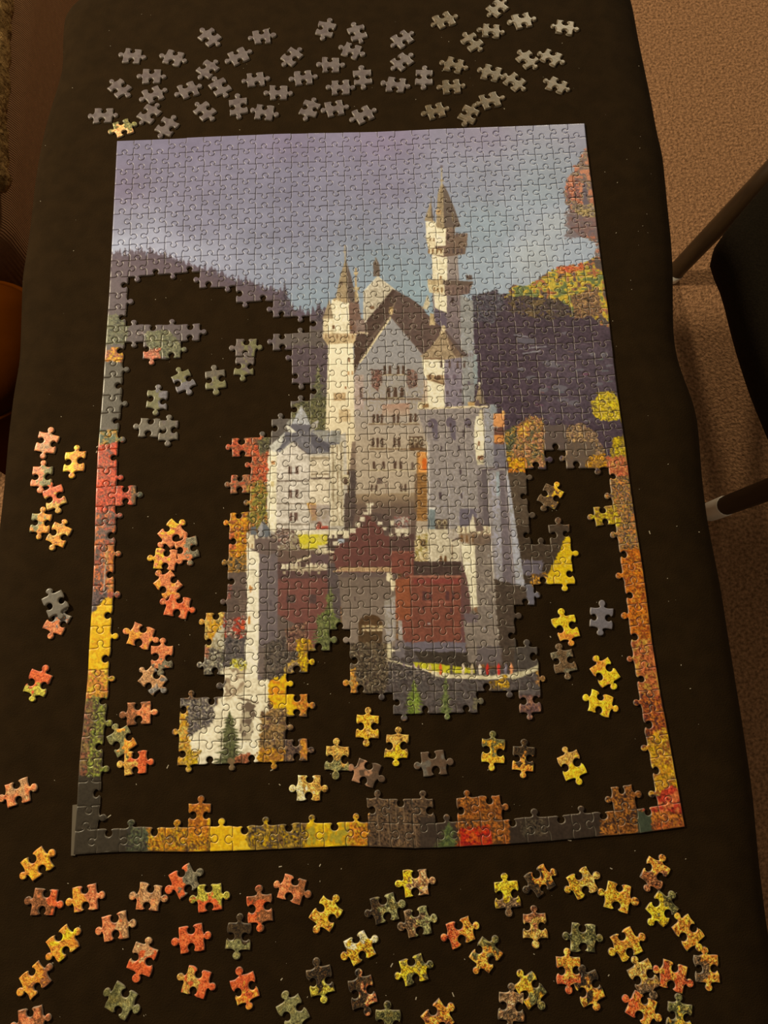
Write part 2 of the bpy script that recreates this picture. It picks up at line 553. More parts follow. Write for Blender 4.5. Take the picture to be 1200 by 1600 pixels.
# --- sky: smooth field through sampled colours
skyc = [(190, 215, 118, 108, 138), (300, 215, 122, 110, 142), (450, 215, 128, 114, 146), (600, 210, 132, 116, 148), (750, 205, 134, 122, 150), (905, 200, 138, 132, 150),
        (190, 290, 118, 104, 122), (300, 290, 126, 116, 140), (450, 290, 126, 118, 150), (600, 290, 134, 124, 154), (760, 280, 140, 138, 158), (870, 280, 140, 142, 152),
        (180, 350, 132, 124, 132), (182, 380, 164, 162, 166), (240, 382, 166, 161, 166), (300, 350, 128, 120, 146), (300, 395, 156, 152, 158), (450, 350, 128, 122, 150), (450, 420, 140, 138, 158), (600, 350, 136, 132, 154),
        (480, 470, 140, 148, 166), (600, 410, 140, 148, 158), (760, 350, 148, 156, 164), (870, 345, 176, 176, 168), (850, 300, 146, 152, 158), (760, 420, 160, 166, 164), (830, 400, 174, 174, 164), (650, 460, 146, 158, 162), (905, 395, 168, 172, 172)]
w0 = to_canvas([(a[0], a[1]) for a in skyc]); cs = np.array([a[2:] for a in skyc], np.float32)
ys = np.arange(0, CH, 6); xs = np.arange(0, CW, 6)
gx, gy = np.meshgrid(xs, ys)
D = (gx[..., None] - w0[:, 0]) ** 2 + (gy[..., None] - w0[:, 1]) ** 2 + 900
Wt = D ** -1.6
S = (Wt[..., None] * cs).sum(2) / Wt.sum(2)[..., None]
S = np.repeat(np.repeat(S, 6, 0), 6, 1)[:CH, :CW]
k6 = np.ones(13) / 13
for ax in (0, 1): S = np.apply_along_axis(lambda v: np.convolve(np.pad(v, 6, mode='edge'), k6, 'valid'), ax, S)
PIC[:] = S * (1 + 0.07 * (NZ[45] - 0.5) + 0.05 * (NZ[12] - 0.5) + 0.04 * (NZ[2.5] - 0.5))[..., None]
SKY = PIC.copy()
foliage([(80, 700), (1110, 700), (1130, 1400), (60, 1400)], [(124, 92, 62), (98, 74, 54), (150, 108, 66)], sc_=4, jit=0)

# --- wooded mountain on the left
rl = [(168, 397), (200, 399), (235, 396), (262, 401), (286, 414), (316, 420), (346, 430), (370, 442), (391, 440), (415, 454), (439, 459), (457, 482), (472, 492), (487, 492), (499, 484), (512, 492)]
grad(rl + [(530, 700), (140, 720)], (96, 80, 86), (92, 82, 74), (300, 410), (250, 620), jit=4, grain=0.1)
ridge(rl, (92, 78, 90), 6, 9)
fir(445, 440, 490, 22, [(86, 74, 84), (100, 88, 92)]); fir(499, 470, 500, 14, [(84, 72, 80), (92, 80, 82)])
rect(430, 515, 512, 545, (104, 92, 80), jit=6, alpha=0.6)
fill([(440, 540), (512, 540), (512, 600), (440, 600)], (86, 70, 74), jit=5, alpha=0.7)
fir(497, 566, 690, 44, [(128, 124, 84), (104, 100, 66), (88, 80, 60), (150, 140, 96)])
foliage([(455, 630), (520, 620), (520, 690), (455, 690)], [(120, 112, 70), (92, 84, 58), (140, 128, 84)], sc_=2.5)
# trees on the lower slope (island of joined pieces and border)
foliage([(222, 520), (262, 515), (290, 545), (284, 566), (246, 556), (232, 545)], [(140, 136, 104), (104, 100, 74), (150, 142, 110)], sc_=2.5)
foliage([(212, 516), (226, 508), (228, 528), (214, 528)], [(140, 124, 118), (96, 84, 82)], sc_=2.5)
foliage([(222, 548), (250, 546), (250, 574), (222, 574)], [(196, 120, 86), (170, 96, 72), (206, 140, 100)], sc_=2.5)
foliage([(160, 490), (182, 492), (200, 510), (198, 536), (160, 540)], [(126, 122, 88), (104, 96, 76), (140, 134, 96)], sc_=2.5)
foliage([(160, 545), (185, 543), (196, 556), (196, 568), (160, 562)], [(206, 150, 50), (190, 120, 60), (160, 96, 70)], sc_=2.5)
rect(150, 566, 200, 668, (84, 74, 58), jit=2)
foliage([(148, 672), (190, 668), (190, 694), (150, 700)], [(96, 108, 84), (120, 116, 70), (180, 130, 60)], sc_=2.5)
R_ = [(196, 84, 56), (172, 70, 54), (206, 108, 70), (130, 80, 66)]
foliage([(140, 696), (205, 690), (205, 812), (140, 812)], R_, [4, 3, 2, 1], sc_=2.5)
foliage([(214, 768), (232, 766), (232, 790), (214, 790)], [(120, 124, 92), (150, 140, 100), (96, 96, 80)], sc_=2.5)
foliage([(138, 800), (205, 800), (205, 935), (138, 935)], [(160, 86, 64), (112, 92, 82), (140, 104, 84), (188, 104, 62)], sc_=4)
foliage([(165, 850), (205, 850), (205, 925), (168, 925)], [(206, 122, 60), (176, 96, 60), (190, 140, 80)], sc_=4)
line((165, 868), (162, 940), 1.6, (190, 176, 150))
foliage([(136, 925), (168, 925), (158, 985), (136, 985)], [(104, 84, 82), (130, 100, 86), (86, 72, 72)], sc_=2.5)
foliage([(134, 965), (150, 955), (165, 935), (200, 930), (200, 1070), (132, 1070)], [(216, 168, 32), (204, 146, 32), (220, 180, 56)], [3, 2, 2], sc_=4, fine=0.2)
foliage([(130, 1045), (190, 1045), (190, 1100), (128, 1100)], [(200, 140, 60), (196, 116, 66), (206, 160, 60)], sc_=4)
foliage([(120, 1090), (185, 1088), (185, 1215), (118, 1215)], [(136, 140, 60), (112, 96, 56), (160, 156, 70), (90, 72, 50)], sc_=2.5)
foliage([(118, 1092), (146, 1092), (136, 1215), (116, 1215)], [(140, 92, 64), (104, 80, 60), (150, 120, 70)], sc_=2.5)
rect(100, 1212, 215, 1345, (60, 50, 35), jit=3, grain=0.08)

# --- mountain and woods on the right
fill([(735, 474), (752, 462), (770, 470), (786, 456), (800, 462), (830, 452), (870, 455), (955, 470), (990, 730), (735, 760)], (76, 61, 68), jit=5, grain=0.16)
foliage([(738, 462), (772, 452), (792, 474), (770, 505), (738, 505)], [(84, 72, 88), (132, 134, 146), (92, 80, 96)], [4, 1, 2], sc_=2.5)
foliage([(786, 466), (802, 446), (826, 446), (850, 428), (876, 417), (910, 414), (925, 402), (950, 392), (965, 510), (940, 508), (920, 488), (892, 494), (868, 470), (820, 462)],
        [(126, 132, 78), (186, 160, 70), (206, 160, 60), (152, 146, 80), (176, 112, 74), (98, 84, 76)], [3, 3, 2, 2, 2, 2], sc_=7, fine=0.35)
foliage([(870, 416), (912, 412), (910, 424), (872, 426)], [(196, 96, 66), (200, 130, 74)], sc_=2.5)
foliage([(790, 462), (870, 466), (900, 490), (860, 500), (800, 490)], [(96, 80, 70), (84, 68, 76), (120, 98, 66)], sc_=4)
foliage([(890, 462), (935, 450), (940, 492), (900, 498)], [(156, 116, 80), (120, 96, 76), (180, 140, 90)], sc_=2.5)
rect(845, 540, 985, 660, (86, 72, 84), jit=9, alpha=0.75, grain=0.16)
for q in [((802, 523), (826, 527)), ((812, 545), (854, 542)), ((816, 553), (845, 548))]: line(*q, 2, (150, 144, 160), jit=1)
fill([(806, 527), (836, 530), (836, 538), (810, 536)], (104, 96, 126))
for q in [(882, 520, 5, 2), (866, 571, 12, 3), (905, 578, 8, 2), (858, 566, 10, 3), (944, 554, 6, 4), (925, 553, 5, 3), (952, 571, 6, 2), (875, 607, 12, 5), (897, 630, 9, 4), (880, 625, 10, 3), (918, 657, 4, 2), (815, 577, 6, 3), (830, 590, 8, 3), (936, 600, 5, 3), (849, 609, 8, 4)]:
    ell(*q, (128, 122, 140), jit=2, alpha=0.75)
gg = random.Random(11)
for _ in range(46):
    x, y = gg.uniform(765, 962), gg.uniform(535, 660)
    if x < 800 + (y - 535) * 0.2 and gg.random() < 0.7: continue
    a = gg.uniform(1.5, 7); line((x - a, y + gg.uniform(-1, 1)), (x + a, y), gg.uniform(1.0, 2.4), (104 + gg.uniform(0, 40), 94 + gg.uniform(0, 34), 104 + gg.uniform(0, 36)), jit=1.2, alpha=0.8)
foliage([(922, 630), (935, 614), (955, 610), (968, 622), (970, 655), (950, 660), (928, 652)], [(206, 172, 50), (180, 146, 50), (216, 186, 80), (130, 108, 60)], [3, 2, 2, 1], sc_=2.5)
foliage([(952, 706), (960, 684), (976, 678), (982, 715), (958, 722)], [(206, 172, 50), (176, 140, 46), (140, 116, 60)], sc_=2.5)
foliage([(880, 680), (892, 664), (910, 660), (930, 676), (942, 700), (940, 728), (880, 728)], [(188, 150, 96), (150, 116, 88), (120, 98, 78), (200, 160, 110)], sc_=2.5)
rect(884, 690, 930, 732, (112, 94, 76), jit=4, alpha=0.8); rect(850, 664, 885, 704, (104, 86, 72), jit=2)
foliage([(918, 712), (945, 708), (948, 732), (918, 732)], [(200, 140, 50), (150, 110, 60)], sc_=2.5)
foliage([(788, 672), (805, 666), (808, 715), (790, 716)], [(112, 108, 72), (88, 90, 66), (176, 136, 70)], sc_=2.5)
foliage([(804, 690), (812, 660), (830, 648), (850, 655), (850, 732), (800, 732)], [(200, 146, 96), (176, 118, 84), (140, 112, 78), (206, 150, 80), (120, 110, 76)], sc_=2.5)
foliage([(806, 664), (830, 656), (828, 680), (808, 682)], [(212, 160, 70), (196, 130, 80)], sc_=2.5)
foliage([(790, 716), (822, 716), (824, 744), (794, 744)], [(206, 150, 50), (180, 110, 50)], sc_=2.5)
rect(790, 738, 840, 850, (88, 71, 52), jit=3, grain=0.14); rect(800, 820, 890, 935, (72, 57, 41), jit=4, grain=0.14)
rect(815, 876, 848, 898, (116, 106, 116), jit=4)
foliage([(884, 840), (898, 838), (912, 925), (850, 925), (858, 892), (872, 868)], [(214, 176, 40), (196, 150, 36), (222, 192, 80)], [3, 2, 1], sc_=2.5, fine=0.3)
foliage([(832, 895), (856, 895), (852, 918), (830, 918)], [(200, 140, 60), (110, 84, 60)], sc_=2.5)
fill([(816, 910), (832, 914), (845, 935), (838, 948), (816, 945)], (120, 114, 140), jit=2)
# upper right crag
foliage([(914, 232), (900, 258), (885, 282), (881, 307), (888, 332), (887, 350), (906, 370), (935, 380), (975, 382), (975, 230)],
        [(186, 122, 90), (132, 108, 104), (170, 140, 100), (112, 94, 100), (196, 132, 96)], sc_=7, fine=0.25)
rect(885, 330, 950, 372, (134, 116, 120), jit=8, alpha=0.75); foliage([(888, 322), (925, 318), (935, 340), (905, 338)], [(184, 156, 100), (160, 136, 110)], sc_=4)
foliage([(884, 283), (905, 280), (908, 315), (886, 312)], [(196, 124, 90), (150, 104, 92)], sc_=4)
fill([(910, 290), (917, 282), (919, 320), (912, 322)], (100, 86, 100), jit=3)
foliage([(930, 375), (955, 370), (955, 405), (930, 402)], [(180, 160, 150), (150, 150, 160), (200, 140, 110)], sc_=4)
# right border
foliage([(945, 715), (1000, 712), (1005, 748), (950, 750)], [(200, 108, 74), (190, 140, 80), (176, 96, 66)], sc_=2.5)
foliage([(940, 744), (1005, 744), (1025, 865), (960, 868)], [(170, 122, 72), (112, 88, 76), (196, 150, 62), (96, 78, 80), (206, 132, 70)], sc_=2.5)
foliage([(916, 785), (962, 782), (972, 822), (922, 826)], [(200, 166, 52), (176, 140, 48), (150, 112, 60)], sc_=2.5)
foliage([(955, 860), (1025, 858), (1045, 1010), (975, 1012)], [(196, 116, 46), (170, 88, 40), (206, 140, 60), (140, 72, 40)], sc_=2.5)
foliage([(965, 1000), (1050, 1000), (1065, 1095), (980, 1095)], [(176, 98, 62), (196, 120, 66), (140, 76, 50), (200, 150, 70)], sc_=2.5)
foliage([(980, 1085), (1065, 1085), (1075, 1150), (1000, 1180)], [(120, 64, 46), (170, 88, 46), (196, 120, 56), (90, 52, 44)], sc_=2.5)
foliage([(995, 1180), (1025, 1140), (1075, 1138), (1085, 1240), (1010, 1240)], [(204, 152, 46), (176, 116, 44), (212, 166, 70), (140, 84, 44)], sc_=2.5)
foliage([(1005, 1262), (1040, 1232), (1090, 1225), (1095, 1275), (1010, 1275)], [(184, 72, 52), (160, 62, 46), (200, 110, 66)], sc_=4)
foliage([(1010, 1270), (1090, 1268), (1100, 1310), (1010, 1310)], [(176, 92, 50), (110, 66, 44), (196, 120, 56)], sc_=2.5)
# bottom border
foliage([(196, 1270), (235, 1270), (235, 1345), (198, 1345)], [(84, 84, 56), (100, 96, 60), (70, 60, 46)], sc_=2.5)
foliage([(226, 1275), (340, 1200), (345, 1345), (235, 1345)], [(196, 130, 40), (150, 92, 44), (206, 160, 50), (112, 78, 46)], sc_=2.5)
foliage([(295, 1225), (335, 1225), (335, 1300), (295, 1300)], [(200, 130, 50), (176, 104, 44), (150, 90, 44)], sc_=2.5)
foliage([(325, 1280), (392, 1280), (400, 1340), (330, 1340)], [(212, 166, 26), (200, 150, 28), (216, 176, 60)], sc_=4, fine=0.2)
foliage([(385, 1270), (490, 1270), (485, 1345), (390, 1345)], [(112, 84, 52), (190, 146, 40), (90, 72, 56), (150, 116, 50)], sc_=4)
foliage([(480, 1280), (550, 1275), (552, 1345), (478, 1345)], [(210, 170, 30), (190, 140, 36), (150, 130, 50)], sc_=4, fine=0.3)
foliage([(545, 1270), (582, 1270), (582, 1345), (545, 1345)], [(200, 130, 44), (170, 100, 50), (210, 160, 56)], sc_=2.5)
foliage([(572, 1225), (680, 1225), (680, 1345), (575, 1345)], [(104, 80, 56), (76, 58, 42), (130, 100, 66), (90, 70, 50)], sc_=2.5)
for x in (588, 604, 618, 630, 645): line((x, 1262), (x + 6, 1322), 1.6, (140, 112, 80))
rect(655, 1275, 720, 1345, (66, 52, 38), jit=3); fir(701, 1282, 1328, 42, [(96, 104, 56), (70, 74, 44), (120, 124, 66)])
foliage([(712, 1225), (800, 1225), (805, 1345), (716, 1345)], [(150, 86, 42), (110, 70, 40), (180, 110, 50), (90, 60, 38)], sc_=2.5)
foliage([(718, 1295), (765, 1290), (770, 1345), (718, 1345)], [(176, 58, 36), (150, 50, 34), (190, 90, 46)], sc_=2.5)
rect(795, 1260, 948, 1345, (60, 47, 34), jit=4, grain=0.1)
foliage([(810, 1280), (850, 1278), (855, 1305), (815, 1305)], [(84, 68, 48), (60, 48, 34), (96, 80, 56)], sc_=2.5)
foliage([(935, 1220), (1005, 1215), (1005, 1320), (940, 1320)], [(150, 92, 46), (96, 62, 40), (186, 120, 54), (70, 48, 36)], sc_=2.5)
rect(996, 1268, 1018, 1310, (66, 70, 52), jit=2)

# --- the great tower
CR = (240, 220, 172); CR2 = (222, 200, 152); MV = (166, 153, 146); MV2 = (142, 127, 126); BL = (164, 160, 156); DK = (84, 64, 50); RF = (176, 154, 118); RD = (108, 90, 74)
grad([(675, 397), (715, 397), (720, 470), (742, 552), (742, 640), (690, 640), (676, 470)], MV, MV2, (700, 400), (700, 520))
fill([(675, 397), (699, 397), (698, 489), (680, 481), (676, 440)], CR)
fill([(698, 460), (720, 460), (721, 552), (698, 552)], MV2); fill([(719, 460), (739, 470), (741, 552), (720, 552)], BL)
fill([(680, 482), (698, 489), (698, 512), (676, 505)], (108, 94, 120))
fill([(668, 436), (740, 440), (737, 446), (668, 446)], (104, 86, 74)); fill([(668, 437), (692, 437), (692, 445), (668, 445)], (196, 172, 128))
fill([(668, 445), (738, 446), (731, 460), (695, 462), (671, 457)], (140, 118, 108)); fill([(668, 445), (694, 445), (695, 461), (671, 457)], CR2)
for x in (677, 683, 689): rect(x, 449, x + 2.5, 457, (150, 116, 74))
for x in (700, 707, 714, 721, 727, 732): rect(x, 449, x + 2.5, 459, (92, 72, 66))
rect(728, 430, 738, 438, (96, 78, 66), jit=1.5); rect(705, 465, 709, 474, (70, 52, 44)); rect(687, 431, 690, 437, (140, 104, 66))
fill([(665, 370), (731, 366), (727, 397), (692, 402), (671, 397)], (132, 110, 96)); fill([(665, 368), (693, 368), (693, 400), (671, 397)], CR2)
for x in (669, 675, 682, 688): rect(x, 388, x + 2.5, 396, (130, 96, 60))
for x in (700, 707, 714, 720): rect(x, 388, x + 2.5, 396, (84, 66, 58))
for x in (671, 677, 685): rect(x, 370, x + 2.2, 377, (120, 90, 58))
fill([(682, 385), (693, 394), (680, 388)], (110, 80, 50)); fill([(711, 366), (730, 364), (730, 384), (712, 386)], (140, 118, 102)); rect(712, 364, 716, 370, (100, 80, 70)); rect(722, 364, 728, 368, (96, 76, 66))
fill([(680, 352), (711, 354), (710, 388), (680, 388)], (140, 118, 104)); fill([(680, 352), (697, 354), (696, 384), (680, 384)], CR); rect(698, 366, 702, 376, (80, 60, 48))
fill([(665, 346), (681, 346), (681, 372), (666, 372)], CR); fill([(673.5, 313), (663, 345), (678, 347)], RF); fill([(673.5, 313), (673.5, 340), (678, 347)], RD)
line((673.5, 306), (673.5, 316), 1.6, (150, 140, 130))
fill([(690, 284), (684, 302), (681, 355), (694, 358), (720, 354), (710, 325), (699, 299)], RF); fill([(692, 287), (694, 357), (720, 354), (710, 325), (699, 299)], RD)
for x in (685, 689): line((690, 292), (x, 355), 0.9, (150, 128, 96))
line((690, 260), (690, 290), 2.2, (188, 172, 140)); rect(688, 280, 693, 284, (170, 150, 116)); ell(690, 260, 2.5, 2, (110, 98, 104))
rect(681, 328, 689, 335, (196, 160, 110)); rect(684, 330, 686, 333, (80, 60, 50)); rect(698, 327, 709, 331, (84, 66, 54)); line((707, 332), (708, 345), 1.2, (176, 150, 110))

# --- palace roofs
fill([(616, 452), (640, 465), (662, 482), (668, 492), (700, 520), (700, 556), (655, 560), (611, 495), (562, 565), (554, 575), (554, 530), (568, 508)], (96, 76, 68), jit=1.5, grain=0.14)
fill([(616, 452), (612, 495), (562, 562), (554, 570), (556, 530), (570, 508)], (84, 64, 50), grain=0.12)
fill([(590, 432), (568, 455), (567, 508), (575, 500), (616, 453)], (200, 184, 152)); line((590, 432), (617, 453), 1.5, (214, 196, 160)); line((590, 432), (567, 457), 1.5, (214, 200, 166))
rect(578, 478, 585, 483, (130, 100, 70))
fill([(583, 410), (588, 403), (592, 412), (594, 432), (583, 432)], (112, 96, 84), jit=1); rect(586, 402, 588, 408, (140, 126, 110))
line((616, 453), (574, 503), 5, (78, 58, 46)); line((612, 490), (566, 546), 4, (120, 100, 84)); line((648, 495), (640, 520), 1.5, (150, 132, 120)); line((618, 470), (612, 486), 1.3, (160, 140, 110))
fill([(672, 490), (678, 490), (680, 508), (671, 508)], (196, 170, 122), jit=1); rect(675, 512, 680, 530, (110, 90, 80), jit=2)
fill([(660, 482), (668, 460), (672, 474), (668, 484)], (204, 186, 146))

# --- left turret
fill([(518, 468), (560, 470), (568, 522), (514, 522)], (142, 114, 94)); fill([(518, 468), (545, 470), (546, 522), (515, 522)], CR)
fill([(540, 404), (532, 430), (524, 468), (540, 474), (556, 472), (548, 430)], RF); fill([(541, 408), (543, 473), (557, 472), (549, 432)], RD)
line((538.6, 383), (539.5, 408), 2.4, (176, 160, 134)); rect(536.5, 392, 541, 395, (190, 174, 144)); rect(531, 440, 535, 446, (96, 72, 54))
for x in (521, 527, 533, 539, 545): rect(x, 466, x + 3, 471, (196, 168, 120))
line((556, 418), (556, 472), 3, (186, 160, 118)); rect(552, 449, 562, 453, (200, 176, 130)); rect(553, 425, 559, 429, (196, 172, 128)); line((556, 446), (560, 470), 2.5, (210, 186, 140))
fill([(548, 440), (553, 448), (553, 470), (546, 470)], (104, 86, 72))
fill([(515, 466), (503.6, 499), (521, 498)], RF); rect(505, 498, 521, 522, CR2); rect(513, 500, 520, 516, CR)
fill([(504, 521), (558, 521), (555, 531), (505, 531)], (206, 178, 132)); rect(534, 530, 552, 536, (176, 130, 84))
for x in (508, 514, 520, 526, 532, 538, 544, 550): rect(x, 523, x + 2, 529, (150, 118, 80))
for x in (519, 546): rect(x, 508, x + 4, 514, (112, 80, 54))
fill([(506, 530), (556, 530), (552, 540), (514, 543)], (200, 172, 124))
grad([(513, 538), (552, 536), (554, 600), (556, 720), (540, 740), (508, 690)], CR, (222, 198, 150), (520, 560), (530, 700))
fill([(553, 534), (568, 545), (562, 570), (566, 585), (553, 585)], (78, 58, 44), grain=0.1); rect(544, 559, 547, 566, (120, 84, 54)); rect(556, 500, 570, 520, (150, 130, 120), jit=2); line((558, 519), (576, 521), 2, (214, 190, 146))
for x in (543, 549, 555, 561, 567): rect(x, 580, x + 3, 586, (188, 150, 104))
rect(521, 614, 540, 626, (196, 164, 116), jit=1); rect(530, 640, 546, 660, (206, 178, 130), jit=3); rect(539, 604, 541, 608, (140, 96, 60))

# --- main front
grad([(562, 566), (611, 494), (661, 553), (667, 640), (668, 835), (556, 835), (553, 586)], (166, 160, 158), (190, 170, 140), (611, 560), (611, 690))
line((611, 495), (562, 567), 2.6, (224, 200, 148)); line((611, 495), (661, 554), 2, (120, 100, 90)); ell(611, 486, 3, 6, (206, 180, 128)); rect(608, 480, 614, 490, (190, 160, 110), jit=1)
rect(554, 586, 568, 640, (186, 164, 144), grain=0.1); rect(562, 605, 566, 622, (110, 86, 70))
foliage([(579, 576), (596, 578), (597, 598), (590, 612), (581, 604)], [(150, 112, 92), (130, 90, 72), (164, 140, 124)], sc_=2.5, jit=2)
foliage([(636, 576), (652, 580), (652, 604), (640, 608), (634, 596)], [(150, 116, 96), (124, 92, 74), (164, 142, 128)], sc_=2.5, jit=2)
rect(566, 622, 668, 625, (140, 116, 92)); rect(600, 584.5, 636, 587, (120, 96, 76))
grad([(597, 632), (640, 630), (640, 650), (597, 652)], (186, 150, 122), (190, 170, 142), (615, 632), (615, 652))
WD = (84, 62, 46)


def wins(xs_, y0_, y1_, w=4.0, c=WD, sill=True):
    for x in xs_:
        rect(x, y0_ + 1.5, x + w, y1_, c, grain=0.1); ell(x + w / 2, y0_ + 2, w / 2, 2, c, 180, 360)
    if sill: rect(xs_[0] - 2, y1_, xs_[-1] + w + 2, y1_ + 1.5, (200, 180, 140))


wins([599, 607, 620, 628], 571, 585, 4.5); wins([604, 614.5, 625], 605, 621, 6); wins([582, 588, 594.5], 647, 661); wins([613.5, 620], 647, 661); wins([639.5, 647], 646, 660)
rect(575, 662, 655, 664, (150, 126, 96)); wins([581, 588, 595], 684, 699); wins([614.5, 621.5], 683, 699); rect(639, 682, 661, 700, (92, 70, 50))
for x in (641, 648, 655): ell(x + 2, 688, 2.6, 4, (206, 186, 146)); ell(x + 2, 688.5, 1.3, 2.6, WD); rect(x - .6, 690, x + .6, 699, (190, 166, 126))
rect(576, 700.5, 664, 703, (146, 120, 88)); wins([582, 597], 721, 733, 4.5); wins([615, 624], 720, 733, 4.5); wins([642.5], 722, 733, 4, (130, 108, 88)); wins([579, 586.5], 757, 768, 3.4); wins([625.5, 632], 756, 768, 3.4)
rect(575, 734, 650, 736, (200, 178, 138)); line((603, 755), (604, 775), 1.3, (130, 104, 84)); foliage([(588, 748), (596, 745), (598, 756), (588, 756)], [(150, 126, 104), (120, 98, 80)], sc_=1.5, jit=1)
grad([(554, 772), (652, 770), (652, 812), (640, 842), (556, 842)], (176, 154, 126), (126, 106, 92), (600, 770), (600, 792))
rect(545, 735, 556, 800, (84, 68, 56), jit=2); fill([(536, 770), (556, 778), (556, 830), (540, 832)], (88, 70, 58), jit=3); fill([(550, 690), (556, 690), (556, 735), (546, 735)], (150, 128, 104))
# timber scaffold column
rect(651, 706, 668, 814, (150, 112, 68), grain=0.12)
for y in np.arange(740, 812, 4.5): rect(651, y, 667, y + 1.4, (110, 78, 46))
rect(654, 706, 667, 738, (206, 146, 84)); rect(660, 716, 667, 734, (190, 100, 50), jit=1.5); rect(640, 700, 667, 704, (110, 82, 54)); rect(648, 740, 652, 800, (130, 104, 76))
line((668, 690), (669, 812), 2.4, (220, 200, 160))

# --- round turret in the middle
fill([(659, 557), (743, 557), (743, 592), (740, 638), (666, 638), (664, 592)], BL)
fill([(693, 557), (722, 557), (722, 638), (694, 638)], (152, 140, 152)); fill([(659, 557), (694, 557), (695, 638), (668, 638), (667, 592), (662, 585)], CR)
fill([(662, 590), (668, 597), (668, 638), (655, 638), (662, 615)], (196, 172, 140)); rect(653, 628, 668, 638, CR2)
fill([(698, 518), (732, 557), (700, 560)], (102, 84, 78)); fill([(693.5, 515), (672, 544), (656, 557), (690, 563), (722, 558), (710, 545)], (182, 158, 122)); fill([(697, 522), (704, 545), (712, 558), (724, 557), (712, 543)], (140, 116, 92))
for x in (664, 676, 690, 704): line((693.5, 520), (x, 559), 0.9, (146, 122, 92))
rect(661, 559, 694, 562, (150, 122, 92)); ell(693, 513, 3.2, 5, (224, 200, 150)); ell(690, 521, 3, 4, (206, 180, 134))
for x in (688, 701, 713.5, 724): rect(x, 564, x + 3.2, 575, (96, 74, 60))
for x in (732, 736, 740): rect(x, 552, x + 2, 566, (170, 168, 172))
fill([(666, 586), (694, 586), (694, 602), (682, 598), (668, 594)], (186, 156, 112)); ell(684, 590, 5, 4, (104, 78, 56)); ell(672, 588, 3, 4, (128, 96, 66)); line((676, 594), (695, 601), 2, (130, 100, 70)); ell(698, 589, 3.5, 4, (120, 104, 112)); ell(710, 589, 3, 4, (124, 108, 116))
for q in [(697, 611), (697, 630), (721, 628), (718, 608)]: rect(q[0], q[1], q[0] + 4, q[1] + 6, (92, 76, 76))
line((724, 603), (743, 599), 1.5, (96, 80, 80)); rect(731, 595, 734, 602, (110, 98, 108))
rect(740, 553, 746, 600, (160, 164, 172), jit=2)

# --- right wing
grad([(653, 638), (775, 634), (790, 732), (800, 800), (820, 918), (770, 930), (640, 860), (668, 830), (668, 690), (655, 652)], (162, 150, 144), (168, 158, 152), (700, 660), (720, 820), grain=0.1)
line((652, 638.5), (762, 635), 3, (226, 202, 154)); rect(660, 631, 670, 637, (150, 116, 76))
for (xa, xb, ya, yb) in [(668, 684, 654, 688), (696, 712, 652, 688), (725, 736, 653, 670)]:
    ell((xa + xb) / 2, ya + 9, (xb - xa) / 2, 9, (112, 98, 112), 180, 360); fill([(xa + 5, ya + 8), (xb, ya + 8), (xb, yb), (xa + 10, yb)], (118, 106, 122))
    ell(xa + 5, ya + 10, 4, 5, (126, 112, 120)); ell(xa + 8, ya + 12, 1.5, 3.5, (80, 64, 62))
for q in [(723, 672, 2.6, 11), (688, 697, 2.6, 9), (716, 696, 2.6, 9), (686, 769, 4, 11), (718, 733, 3, 9), (720, 770, 2.4, 9), (744, 712, 4, 6), (748, 630, 3, 5)]: rect(q[0], q[1], q[0] + q[2], q[1] + q[3], (78, 64, 64))
fill([(669, 690), (669, 795), (672, 795), (671, 690)], (200, 186, 166)); rect(669, 793, 680, 796, (206, 194, 170)); fill([(669, 796), (680, 796), (680, 828), (669, 828)], (140, 146, 158))
fill([(718, 795), (745, 795), (745, 835), (722, 845), (718, 828)], (126, 116, 136))
fill([(744, 650), (753, 650), (757, 668), (756, 718), (744, 718), (741, 690), (741, 668)], CR); fill([(750, 640), (754, 640), (755, 655), (747, 655)], CR2)
for q in [(747, 690, 750, 697), (746, 712, 755, 722)]: rect(*q, (150, 110, 80), jit=1)
rect(745, 718, 756, 726, (206, 190, 150), jit=1.5); fill([(749, 600), (742, 630), (760, 632), (754, 615)], RF); fill([(750, 603), (753, 630), (760, 632), (755, 616)], RD); ell(749, 600, 2.2, 3, (222, 206, 170)); rect(731, 628, 742, 634, (196, 160, 104)); rect(742, 625, 749, 634, (120, 100, 96))
fill([(757, 638), (773, 636), (775, 728), (758, 730)], (168, 162, 160)); rect(766, 632, 776, 646, (160, 162, 172), jit=2); fill([(771, 690), (790, 690), (792, 732), (772, 732)], (138, 130, 152))
rect(771, 646, 788, 667, (206, 146, 92)); rect(772, 668, 788, 680, (110, 74, 58)); rect(772, 680, 788, 692, (206, 140, 80)); rect(784, 642, 788, 650, (222, 170, 100)); rect(773, 691, 788, 694, (126, 84, 58))
for (xa, xb, xc, xd, c) in [(745, 752, 752, 760, (146, 134, 132)), (752, 760, 760, 770, (116, 104, 104)), (760, 766, 770, 776, (164, 154, 150)), (766, 780, 776, 790, (172, 164, 162)), (780, 786, 786, 800, (132, 120, 122)), (786, 790, 800, 806, (150, 138, 138)), (790, 793, 806, 820, (184, 178, 172))]:
    fill([(xa, 735), (xb, 735), (xd, 915), (xc, 915)], c)
line((752, 735), (776, 733), 2, (80, 64, 70)); line((776, 732), (792, 730), 2, (90, 74, 76)); fill([(775, 737), (780, 737), (781, 775), (776, 775)], (176, 180, 192))
